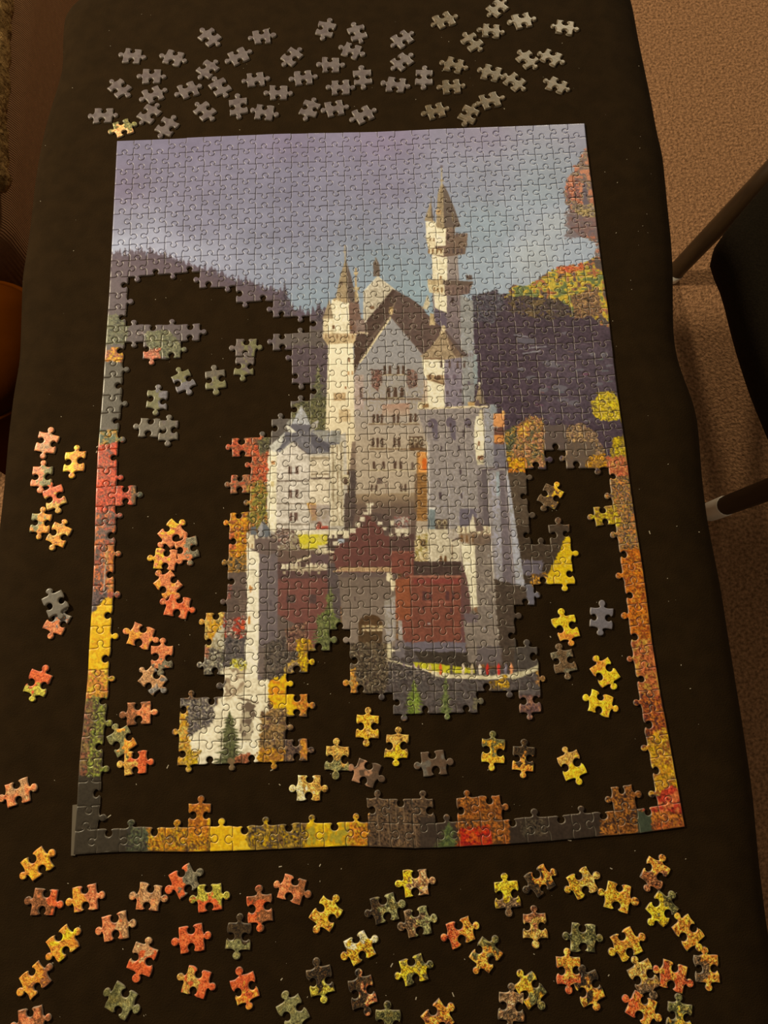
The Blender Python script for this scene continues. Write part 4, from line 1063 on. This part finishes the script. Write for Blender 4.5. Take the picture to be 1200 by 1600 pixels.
def piece_geometry(P, tilt=None):
    """solid die-cut piece from its outline; z runs 0..TH. returns verts, tris, index of the first printed vertex"""
    n_ = len(P)
    P0 = inset(P, 0.00015)
    P1, P2, P3 = P0, inset(P, 0.00036), inset(P, 0.00080)
    g0 = P.min(0); g1 = P.max(0)
    gx_, gy_ = np.meshgrid(np.arange(g0[0], g1[0], STEP), np.arange(g0[1], g1[1], STEP))
    gp = np.stack([gx_.ravel(), gy_.ravel()], 1)
    gp = gp[inside(inset(P, 0.00125), gp)]
    allp = np.vstack([P3, gp])
    off_ = allp.mean(0)
    vo, _, fo, ov, _, _ = delaunay_2d_cdt([Vector(((x - off_[0]) * 1000, (y - off_[1]) * 1000)) for x, y in allp], [(k, (k + 1) % n_) for k in range(n_)], [], 0, 1e-5, True)
    vt = np.array([(v.x, v.y) for v in vo]) / 1000 + off_
    mp = {}
    for k, lst in enumerate(ov):
        for q in lst: mp[q] = k
    ring3 = [mp[k] for k in range(n_)]
    zs = lambda Q, z: np.c_[Q, np.full(len(Q), z)]
    V = np.vstack([zs(P0, 0.0), zs(P1, TH - 0.00062), zs(P2, TH - 0.00022), zs(vt, TH)])
    T = [(np.array(f_) + 3 * n_) for f_ in fo if len(f_) == 3]
    for f_ in fo:
        if len(f_) > 3:
            for k in range(1, len(f_) - 1): T.append(np.array([f_[0], f_[k], f_[k + 1]]) + 3 * n_)
    T = np.array(T)
    T = T[inside(P3, V[T].mean(1)[:, :2])]
    # orientation up
    a = V[T[:, 0], :2]; b_ = V[T[:, 1], :2]; c = V[T[:, 2], :2]
    cr = (b_[:, 0] - a[:, 0]) * (c[:, 1] - a[:, 1]) - (b_[:, 1] - a[:, 1]) * (c[:, 0] - a[:, 0])
    T[cr < 0] = T[cr < 0][:, ::-1]
    k = np.arange(n_); k1 = (k + 1) % n_
    side = []
    r3 = np.array(ring3) + 3 * n_
    for lo, hi in ((k, k + n_), (k + n_, k + 2 * n_), (k + 2 * n_, r3)):
        lo1, hi1 = lo[k1], hi[k1]
        side += [np.stack([lo, lo1, hi1], 1), np.stack([lo, hi1, hi], 1)]
    T = np.vstack([T] + side)
    return V, T, n_


# which pieces are in place
def span(*rg):
    s = set()
    for a in rg:
        if isinstance(a, tuple): s |= set(range(a[0], a[1] + 1))
        else: s.add(a)
    return s


PRES = {r: span((0, 26)) for r in range(9)}
PRES.update({9: span(0, (5, 26)), 10: span(0, (7, 26)), 11: span(0, (9, 26)), 12: span((0, 4), (11, 26)), 13: span(0, 2, 3, (9, 26)), 14: span(0, (10, 26)), 15: span(0, (10, 26)),
             16: span(0, (11, 26)), 17: span(0, (10, 26)), 18: span(0, (9, 26)), 19: span(0, (7, 26)), 20: span(0, (8, 22), 24, 25, 26), 21: span(0, 1, (7, 21), 26), 22: span(0, (8, 21), 26),
             23: span(0, (7, 21), 25, 26), 24: span(0, (7, 21), 23, 26), 25: span(0, (7, 23), 26), 26: span(0, (7, 23), 26), 27: span(0, (7, 21), 26), 28: span(0, (6, 20), 26),
             29: span(0, (6, 11), (13, 20), 26), 30: span(0, (6, 10), (13, 21), 26), 31: span(0, (7, 9), (13, 21), 26), 32: span(0, (5, 10), (15, 18), 21, 26), 33: span(0, (5, 9), 26),
             34: span(0, (5, 10), 26), 35: span(0, 26), 36: span(0, 5, 13, 14, 15, 17, 18, 24, 26), 37: span((0, 26))})
FRAME = {(12, 1), (12, 2), (12, 3), (12, 4), (13, 2), (13, 3), (21, 1), (23, 25)}


def mode_of(r, c):
    if r >= 36 or (c == 0 and r >= 9) or (c == 26 and r >= 21) or (r, c) in FRAME: return 'f'
    return 'c'


puz = empty('jigsaw_puzzle', (0, 0, ZM))
tag(puz, 'half-finished jigsaw puzzle picturing a white castle, with border and gaps', 'puzzle')
built = []
for r in range(NROW):
    for c in sorted(PRES[r]):
        P = cell_outline(r, c, mode_of(r, c))
        V, T, n_ = piece_geometry(P)
        C = sample_pic(V[:, 0], V[:, 1])
        C[:n_] = CARD
        C[n_:2 * n_] = 0.68 * C[n_:2 * n_] + 0.32 * CARD
        C[2 * n_:3 * n_] = 0.88 * C[2 * n_:3 * n_] + 0.12 * CARD
        ctr = P.mean(0)
        g = hrng(r, c, 77)
        V[:, 2] += abs(g.normal(0, 0.00008)) + g.normal(0, 0.0012) * (V[:, 0] - ctr[0]) * 0.5 + g.normal(0, 0.0012) * (V[:, 1] - ctr[1]) * 0.5
        tx, ty = g.normal(0, 0.006, 2)
        V[n_:, 2] += tx * (V[n_:, 0] - ctr[0]) + ty * (V[n_:, 1] - ctr[1])
        built.append((np.linalg.norm(np.array([ctr[0], ctr[1], ZP]) - CAM), r, c, V, T, C, ctr))
built.sort(key=lambda q: q[0])
# the 300 nearest to the lens are parts of their own, the rest one joined part
for q in built[:300]:
    _, r, c, V, T, C, ctr = q
    Vl = V.copy(); Vl[:, 0] -= ctr[0]; Vl[:, 1] -= ctr[1]
    o = link('puzzle_piece', tri_mesh('puzzle_piece', Vl, T, C), M_print, puz)
    o.location = (ctr[0], ctr[1], 0)
Vs, Ts, Cs, base = [], [], [], 0
for q in built[300:]:
    Vs.append(q[3]); Ts.append(q[4] + base); Cs.append(q[5]); base += len(q[3])
o = link('puzzle_piece_field', tri_mesh('puzzle_piece_field', np.vstack(Vs), np.vstack(Ts), np.vstack(Cs)), M_print, puz)
tag(o, kind='stuff')
# lifted pale edge of card at the lower left corner
ws = at([(113, 1258), (121, 1257), (117, 1337), (110.5, 1337)], ZP)[:, :2]
ws = np.array([ws[3], ws[2], ws[1], ws[0]])
V = np.vstack([np.c_[ws, np.full(4, 0.0)], np.c_[ws, np.full(4, TH * 0.8)]])
F = [[3, 2, 1, 0], [4, 5, 6, 7]] + [[k, (k + 1) % 4, 4 + (k + 1) % 4, 4 + k] for k in range(4)]
o = link('edge_strip', poly_mesh('edge_strip', V, F), M_tape, puz)
o['label'] = 'pale strip along the lower left corner'

# ------------------------------------------------------------------ loose pieces
PAL = dict(mauve=(108, 92, 82), mauve2=(98, 82, 74), olive=(90, 71, 45), olive2=(102, 80, 54), salmon=(206, 112, 72), red=(202, 86, 48), orange=(216, 128, 50), yellow=(226, 170, 38), gold=(220, 148, 44),
           ochre=(186, 134, 66), tan=(170, 120, 84), brown=(128, 78, 50), umber=(98, 74, 54), dark=(60, 45, 31), grey=(108, 95, 78), slate=(116, 105, 102), green=(118, 108, 72), moss=(94, 85, 52), lime=(168, 148, 58), cream=(214, 186, 132), pink=(214, 146, 100))


def loose_colour(xl, yl, c1, c2, split, seed, speck):
    g = np.random.default_rng(seed)
    n_ = len(xl)
    def nzz(s):
        G = g.random((24, 24)); u = np.clip((xl / s + 12), 0, 22.9); v = np.clip((yl / s + 12), 0, 22.9)
        ui, vi = u.astype(int), v.astype(int); fu, fv = u - ui, v - vi
        fu = fu * fu * (3 - 2 * fu); fv = fv * fv * (3 - 2 * fv)
        return (G[vi, ui] * (1 - fu) + G[vi, ui + 1] * fu) * (1 - fv) + (G[vi + 1, ui] * (1 - fu) + G[vi + 1, ui + 1] * fu) * fv
    big, mid, sml, alt = nzz(0.0042), nzz(0.0019), nzz(0.00105), nzz(0.0030)
    fine = g.random(n_)
    c1, c2 = np.array(PAL[c1], float), np.array(PAL[c2], float)
    ax = {'r': xl, 'l': -xl, 't': yl, 'b': -yl}.get(split)
    if ax is None: w = np.clip((big - 0.55) * 6, 0, 1)
    else: w = np.clip((ax / 0.0185 - 0.08 + (big - 0.5) * 0.9 + (mid - 0.5) * 0.5) * 9, 0, 1)
    C = c1 * (1 - w[:, None]) + c2 * w[:, None]
    C = C * (1 + speck * (0.7 * (mid - 0.5) + 0.7 * (sml - 0.5) + 0.5 * (fine - 0.5)))[:, None]
    fl = np.clip((alt - 0.60) * 8, 0, 1) * speck          # leaves of other tints, and gaps of shade between them
    C = C * (1 - 0.5 * fl[:, None]) + 0.5 * fl[:, None] * (np.array([1.14, 0.98, 0.75]) * C)
    dk = np.clip((sml - 0.66) * 9, 0, 1) * np.clip(speck * 1.1, 0, 1)
    C = C * (1 - 0.5 * dk[:, None])
    C = C * (1.14 if speck > 0.4 else 1.0)
    if speck > 0.4: C = C * np.clip(1 + 1.25 * speck * (0.55 * fine + 0.45 * sml - 0.5), 0.25, 1.6)[:, None]
    C[:, 2] *= 0.86 if speck > 0.4 else 0.95
    return np.clip(C, 6, 240)


def local_outline(seed):
    g = np.random.default_rng(seed)
    h_ = CELL * 1.045 / 2
    q = [np.array(v, float) * h_ + g.normal(0, 0.00045, 2) for v in ((-1, -1), (1, -1), (1, 1), (-1, 1))]
    A_, B_, C_, D_ = q
    bot = edge_pts(A_, B_, (seed, 1), 1); rig = edge_pts(B_, C_, (seed, 2), -1); top = edge_pts(D_, C_, (seed, 3), -1)[::-1]; lef = edge_pts(A_, D_, (seed, 4), 1)[::-1]
    return np.vstack([bot[:-1], rig[:-1], top[:-1], lef[:-1]])


_cnt = [0]


def loose(x, y, ang, c1, c2='', split='n', label='', group=None, speck=0.5, dz=0.0, parent=None):
    _cnt[0] += 1
    sd = 5000 + _cnt[0] * 13
    c2 = c2 or c1
    p = at([(x, y)], ZP)[0]
    a = math.radians(ang)
    q = at([(x + 12 * math.cos(a), y - 12 * math.sin(a))], ZP)[0]
    wa = math.atan2(q[1] - p[1], q[0] - p[0])
    V, T, n_ = piece_geometry(local_outline(sd))
    ca, sa = math.cos(wa), math.sin(wa)
    xw, yw = V[:, 0] * ca - V[:, 1] * sa, V[:, 0] * sa + V[:, 1] * ca
    C = reflectance(loose_colour(xw, yw, c1, c2, split, sd + 1, speck))
    C[:n_] = CARD
    C[n_:2 * n_] = 0.68 * C[n_:2 * n_] + 0.32 * CARD
    C[2 * n_:3 * n_] = 0.88 * C[2 * n_:3 * n_] + 0.12 * CARD
    o = link('loose_puzzle_piece' if parent is None else 'puzzle_piece', tri_mesh('loose_puzzle_piece', V, T, C), M_print, parent)
    g = np.random.default_rng(sd + 5)
    loc = np.array([p[0], p[1], ZM + dz + abs(g.normal(0, 0.00005))])
    if parent is not None: loc = loc - np.array(parent.location)
    o.location = loc
    o.rotation_euler = (0, 0, wa)
    if parent is None: tag(o, label, 'puzzle piece', group)
    return o


MV_L = 'plain mauve-grey loose puzzle piece scattered on the cloth beyond the sky edge'
MV_G = 'mauve-grey loose pieces beyond the sky edge'
for (x, y, a) in [(328, 57.5, -42), (206, 87, -5), (271, 90, -13), (236, 118, 0), (186, 137, -43), (239.5, 147, 22), (161, 180, 0), (233, 177, 48), (260.5, 197.5, 52), (325, 107.5, 43), (294, 140, 20),
                  (343, 135.5, -55), (372, 165, 94), (320, 173, -44), (372.5, 87.5, 22), (409, 56.5, 8), (455.5, 88, 45), (509, 44.5, 72), (558.7, 50.7, -68), (549, 78, -18), (516.5, 100, 0), (629, 60, 32), (628.5, 95.5, 36),
                  (399, 123.5, 6), (474, 121, 6), (435, 143.5, 0), (532, 136, 0), (566.7, 120, -80), (618.7, 132, -7), (662, 120, 90), (412, 175.5, -7), (484, 169, 66), (522.7, 169, 10), (568, 178.7, 24)]:
    loose(x, y, a, 'mauve', 'mauve2', 'n', MV_L, MV_G, speck=0.12)
OL_L = 'dark olive-brown loose puzzle piece scattered on the cloth beyond the sky edge'
OL_G = 'olive-brown loose pieces beyond the sky edge'
for (x, y, a) in [(777, 12, 40), (694, 30.7, 20), (768, 47, -6), (738, 65, -45), (816.5, 31.5, 12), (882.7, 42, -10), (824.5, 92, -45), (861, 89, -25), (709, 101, -14), (767.5, 113, -15), (805, 126.7, -35),
                  (870.7, 132.5, -22), (705, 134.7, 3), (680.5, 172.5, 12), (766.7, 156, 14), (733, 178, 60)]:
    loose(x, y, a, 'olive', 'olive2', 'n', OL_L, OL_G, speck=0.3)
loose(191, 199.5, 18, 'green', 'pink', 'b', 'small green loose piece with orange spot among mauve-grey ones by the sky')

W1 = 'outside the red left border'
for q in [(72.6, 691.7, 70, 'salmon', 'tan', 'n', 'dusty salmon loose piece at the sky end of the column ' + W1),
          (115.8, 720.7, 83, 'orange', 'yellow', 'l', 'orange and yellow loose piece with a grey knob ' + W1),
          (65, 743.5, 84, 'salmon', 'green', 'r', 'salmon loose piece with a green side, in the column ' + W1),
          (85, 776.5, -73, 'red', 'ochre', 'b', 'rose red loose piece with an ochre end, in the column ' + W1),
          (63, 817, 79, 'orange', 'green', 'l', 'orange loose piece with green flecks, in the column ' + W1),
          (91, 835, 62, 'orange', 'ochre', 'n', 'orange-tan loose piece ending the column ' + W1)]:
    loose(*q[:6], q[6])
loose(89, 972, 62, 'salmon', 'slate', 't', 'salmon loose piece lying partly under a grey one outside the left border')
loose(86, 944, -66, 'grey', 'grey', 'n', 'plain grey loose piece lying on a salmon one outside the left border', None, 0.15, 0.0021)
loose(59, 1067, 70, 'red', 'lime', 'b', 'red loose piece with a yellow-green end, alone outside the yellow left border')

W2 = 'in the gap beside the red left border'
for q in [(268, 832.5, 44, 'salmon', 'gold', 't', 'salmon and gold loose piece with grey corner ' + W2),
          (292, 858, -80, 'salmon', 'grey', 'r', 'salmon loose piece with a grey tip ' + W2),
          (258, 874, -5, 'salmon', 'gold', 'l', 'salmon loose piece with a golden knob ' + W2),
          (263, 913, -50, 'salmon', 'orange', 'n', 'salmon loose piece lying slantwise ' + W2),
          (278, 947, -12, 'red', 'salmon', 'n', 'red-salmon loose piece, last of the chain ' + W2)]:
    loose(*q[:6], q[6])
W3 = 'in the gap beside the yellow left border'
for q in [(220, 993, -17, 'salmon', 'orange', 'n', 'bright salmon loose piece ' + W3),
          (252, 1026.5, 88, 'salmon', 'grey', 'b', 'loose piece half salmon, half grey ' + W3),
          (237.5, 1063, -42, 'tan', 'slate', 'n', 'loose piece of mixed salmon and blue-grey ' + W3),
          (216.5, 1114, 5, 'brown', 'salmon', 'r', 'dark red-brown loose piece ' + W3),
          (191, 1157.6, -63, 'green', 'orange', 'r', 'green-yellow loose piece with an orange corner ' + W3),
          (211, 1192, 5, 'red', 'ochre', 'l', 'red-ochre loose piece touching the green-yellow one ' + W3)]:
    loose(*q[:6], q[6])

W4 = 'beyond the bottom border'
NEARS = [
    (26.7, 1238, 18, 'salmon', 'tan', 'n', 'salmon loose piece alone outside the dark lower left corner of the puzzle'),
    (57, 1351, 38, 'orange', 'gold', 'n', 'orange-gold loose piece lying slantwise nearest the dark puzzle corner ' + W4),
    (68, 1410, -5, 'brown', 'red', 'r', 'brown-red loose piece ' + W4 + ', touching a plain salmon-orange one'),
    (133, 1402.5, 9, 'salmon', 'orange', 'l', 'plain salmon-orange loose piece ' + W4),
    (180, 1448, 13, 'salmon', 'tan', 'r', 'loose piece half salmon, half tan ' + W4),
    (97.5, 1474, 40, 'orange', 'yellow', 'n', 'bright orange loose piece with yellow flecks ' + W4),
    (222.7, 1499, 70, 'red', 'tan', 't', 'brick red loose piece with a tan end ' + W4),
    (54, 1532, 40, 'orange', 'brown', 'r', 'orange loose piece with a brown half ' + W4),
    (188.5, 1564, -32, 'green', 'moss', 'l', 'grey-green loose piece with pale flecks ' + W4),
    (48, 1597, 15, 'brown', 'salmon', 'n', 'mottled brown-salmon loose piece ' + W4),
    (232.5, 1403, -8, 'tan', 'salmon', 'b', 'tan loose piece with salmon lower edge ' + W4),
    (288, 1377, 32, 'grey', 'red', 'l', 'loose piece half red, half grey-green ' + W4),
    (328, 1402, 5, 'lime', 'red', 'b', 'loose piece yellow-green above and red below ' + W4),
    (298.6, 1468, 11, 'red', 'red', 'n', 'plain vivid red loose piece ' + W4),
    (406, 1419, -86, 'brown', 'red', 'l', 'reddish brown loose piece standing upright beside a dark grey one ' + W4),
    (373, 1463.5, 86, 'dark', 'green', 'b', 'dark grey loose piece with a pale green knob ' + W4),
    (306, 1535, -17, 'red', 'ochre', 'l', 'red loose piece with an ochre half ' + W4),
    (382, 1545, -74, 'red', 'orange', 'b', 'orange-red loose piece standing upright ' + W4),
    (456, 1389, -17, 'salmon', 'brown', 'r', 'salmon loose piece with a brown arm ' + W4),
    (509.4, 1429, 58, 'gold', 'orange', 'b', 'golden orange loose piece with one grey arm ' + W4),
    (561.4, 1481, 30, 'gold', 'cream', 't', 'gold loose piece with cream upper arm ' + W4),
    (501, 1533, -80, 'dark', 'lime', 'b', 'loose piece dark above and yellow-green below ' + W4),
    (566, 1550, -80, 'dark', 'salmon', 'r', 'dark loose piece with two rosy arms ' + W4),
    (457.4, 1582, -65, 'green', 'green', 'n', 'pale green loose piece ' + W4 + ', beside a dark and lime one'),
    (606, 1600, 90, 'moss', 'lime', 'b', 'mossy green loose piece with lime end ' + W4),
    (650, 1379, 4, 'tan', 'yellow', 'l', 'loose piece yellow at one end, brown-tan at the other ' + W4),
    (600, 1420, 14, 'green', 'dark', 'l', 'loose piece half dark, half grey-green ' + W4),
    (653, 1441, 12, 'umber', 'green', 'r', 'umber loose piece with a mossy half ' + W4),
    (720, 1457, 22, 'orange', 'red', 'l', 'orange loose piece with red half and grey knob ' + W4),
    (759, 1493, 56, 'orange', 'moss', 't', 'orange loose piece with a moss green top ' + W4),
    (646.7, 1515.5, 18, 'yellow', 'moss', 'n', 'yellow loose piece speckled with dark green ' + W4),
    (793, 1397, -84, 'yellow', 'umber', 'b', 'loose piece yellow above and umber below ' + W4),
    (683.5, 1591, 40, 'orange', 'brown', 'n', 'mottled orange-brown loose piece ' + W4),
    (844.5, 1377, 36, 'dark', 'orange', 't', 'almost black loose piece with an orange upper arm ' + W4),
    (909.6, 1380.5, 28, 'gold', 'ochre', 'r', 'gold loose piece with a grey knob ' + W4),
    (836, 1446.5, -85, 'ochre', 'brown', 't', 'brown and cream speckled loose piece standing upright ' + W4),
    (911.4, 1465, -5, 'moss', 'green', 'n', 'grey-green loose piece with an orange foot ' + W4),
    (829, 1546.4, -57, 'gold', 'moss', 'r', 'olive yellow loose piece with an orange knob ' + W4),
    (798.7, 1573, 90, 'umber', 'tan', 'n', 'mauve-brown loose piece touching an olive yellow one ' + W4),
    (888.5, 1516, -87, 'orange', 'red', 'b', 'orange loose piece turning red at its lower end ' + W4),
    (920.6, 1545.5, -68, 'dark', 'orange', 'b', 'loose piece dark green above and orange below ' + W4),
    (1023.5, 1365, 62, 'brown', 'orange', 't', 'brown loose piece speckled orange, nearest the red puzzle corner'),
    (966, 1402.4, -17, 'gold', 'orange', 'r', 'golden loose piece with a green knob ' + W4),
    (1035, 1420.6, 52, 'yellow', 'moss', 'r', 'yellow loose piece with a dark mossy side ' + W4),
    (979.4, 1475, 28, 'orange', 'gold', 'b', 'orange loose piece with golden lower half ' + W4),
    (1076, 1458, -56, 'orange', 'gold', 'n', 'amber loose piece slanting down towards the cloth edge ' + W4),
    (1106, 1513.6, -86, 'orange', 'umber', 'l', 'orange loose piece with one grey-brown arm, nearest the cloth edge'),
    (1006, 1527, -64, 'ochre', 'umber', 'b', 'ochre-brown speckled loose piece touching a red-brown one ' + W4),
    (1052, 1526, -20, 'red', 'orange', 'n', 'red-brown and orange speckled loose piece ' + W4),
    (1002.4, 1576, -30, 'orange', 'red', 'l', 'rusty orange loose piece with a red knob ' + W4),
    (1063, 1590, 88, 'moss', 'gold', 'b', 'dark olive loose piece with golden lower edge ' + W4)]
for q in NEARS: loose(*q[:6], q[6], speck=1.0 if q[0] > 480 else 0.55)

W5 = 'in the dark upper left gap'
loose(286, 595, -65, 'slate', 'green', 't', 'blue-grey loose piece ' + W5, speck=0.25)
loose(336.5, 592, -85, 'grey', 'green', 'b', 'grey loose piece with a greenish arm ' + W5, speck=0.25)
loose(244.7, 623, 82, 'green', 'slate', 'r', 'grey-green loose piece with pale knobs ' + W5, speck=0.3)
for nm, lst in (('pair of joined mauve-grey pieces with pale green arms in the dark upper left gap', [(384.4, 543, -2, 'mauve', 'green', 'r'), (381.5, 571, 87, 'mauve', 'green', 'b')]),
                ('pair of joined plain grey pieces in the dark upper left gap beside the border', [(233, 668, -3, 'grey', 'grey', 'n'), (262.5, 671.5, 87, 'grey', 'mauve', 'n')])):
    p = at([lst[0][:2]], ZP)[0]
    e = empty('joined_puzzle_pieces', (p[0], p[1], ZM))
    tag(e, nm, 'puzzle pieces')
    for q in lst: loose(*q[:6], speck=0.25, parent=e)

W6 = 'in the gap beside the orange right border'
for q in [(860, 774.5, 62, 'umber', 'gold', 'r', 'grey-brown loose piece with pink and yellow arms ' + W6),
          (939, 965, 88, 'slate', 'slate', 'n', 'plain slate grey loose piece ' + W6),
          (886, 980, -72, 'yellow', 'orange', 'b', 'yellow loose piece with an orange arm ' + W6),
          (882.4, 1032.7, -77, 'umber', 'grey', 'n', 'dull grey-brown loose piece ' + W6),
          (945, 1051, -57, 'yellow', 'orange', 'l', 'bright yellow loose piece with brown-orange end ' + W6),
          (939, 1099, -20, 'yellow', 'gold', 'r', 'nearly all yellow loose piece lying crosswise ' + W6),
          (894, 1196, -68, 'yellow', 'ochre', 't', 'yellow loose piece with a grey knob near the dark bottom border')]:
    loose(*q[:6], q[6], speck=0.15 if q[3] == 'slate' else 0.5)
W7 = 'in the gap above the bottom border'
for q in [(818, 1185, 87, 'dark', 'orange', 'b', 'dark loose piece with an orange lower end ' + W7),
          (574, 1135, 87, 'gold', 'ochre', 'n', 'gold loose piece standing upright ' + W7 + ', farthest from that border'),
          (619, 1165, 88, 'ochre', 'yellow', 'b', 'loose piece ochre above and yellow below ' + W7),
          (771, 1174, 90, 'gold', 'moss', 't', 'gold loose piece with greenish corner and red knob ' + W7),
          (677.5, 1192.5, 6, 'umber', 'grey', 'n', 'plain dark grey loose piece lying level ' + W7),
          (572, 1207.5, -20, 'umber', 'tan', 'l', 'dark grey loose piece with a speckled mauve arm ' + W7),
          (527, 1185, 88, 'ochre', 'green', 'b', 'ochre loose piece with a green arm ' + W7),
          (482.5, 1231, 0, 'ochre', 'cream', 'l', 'cream and brown speckled loose piece ' + W7)]:
    loose(*q[:6], q[6], speck=0.25 if q[3] == 'umber' else 0.7)

# ------------------------------------------------------------------ paper dust on the cloth
g = np.random.default_rng(3)
spots = [(425, 1203, 3), (660, 1131, 1), (956, 850, 4), (262, 1198, 3), (183, 1290, 4), (170, 1276, 4), (365, 860, 1.5), (728, 194, 4), (788, 170, 1.5), (243, 468, 1), (205, 464, 2), (1015, 832, 3), (860, 995, 1.5), (800, 990, 1.5), (437, 1226, 1.5), (890, 1313, 3), (152, 698, 2), (151, 706, 2), (436, 1290, 3), (445, 1289, 2), (500, 1352, 2), (438, 1354, 2.5), (612, 1508, 3), (708, 1554, 3), (500, 1377, 1), (440, 1530, 2), (650, 1560, 2), (955, 1357, 2), (951, 1524, 1.5)]
for _ in range(330):
    spots.append((g.uniform(20, 1130), g.uniform(20, 1590), g.uniform(0.35, 1.1)))
taken = np.zeros((CH, CW), bool)
V, F = [], []
outl_all = [(q[6], q[1], q[2]) for q in built]
cent = np.array([q[6] for q in built])
allc = np.array([o_.matrix_world.translation[:2] if False else (o_.location[0], o_.location[1]) for o_ in col.objects if o_.name.startswith('loose_puzzle_piece')])
for (x, y, s) in spots:
    p = at([(x, y)], ZM)[0]
    if np.min(np.abs(cent - p[:2]).max(1)) < 0.0115 or np.min(np.linalg.norm(allc - p[:2], axis=1)) < 0.013: continue
    if x < 60 + max(0, 260 - y) * 0.3 or x > 1010 + y * 0.10: continue
    a = g.uniform(0, math.pi); l, w_, h_ = 0.00055 * s, 0.00028 * min(s, 1.6), 0.00012 + 0.0001 * g.random()
    ca, sa = math.cos(a), math.sin(a)
    b0 = len(V)
    for z in (0, h_):
        for (u, v) in ((-l, -w_), (l, -w_ * 0.6), (l * 0.9, w_), (-l * 0.8, w_ * 0.8)):
            V.append((p[0] + u * ca - v * sa, p[1] + u * sa + v * ca, ZM + z))
    F += [[b0 + 3, b0 + 2, b0 + 1, b0], [b0 + 4, b0 + 5, b0 + 6, b0 + 7]] + [[b0 + k, b0 + (k + 1) % 4, b0 + 4 + (k + 1) % 4, b0 + 4 + k] for k in range(4)]
o = link('paper_dust', poly_mesh('paper_dust', V, F), M_crumb)
tag(o, 'tiny pale specks of paper dust strewn over the black cloth', 'dust', kind='stuff')
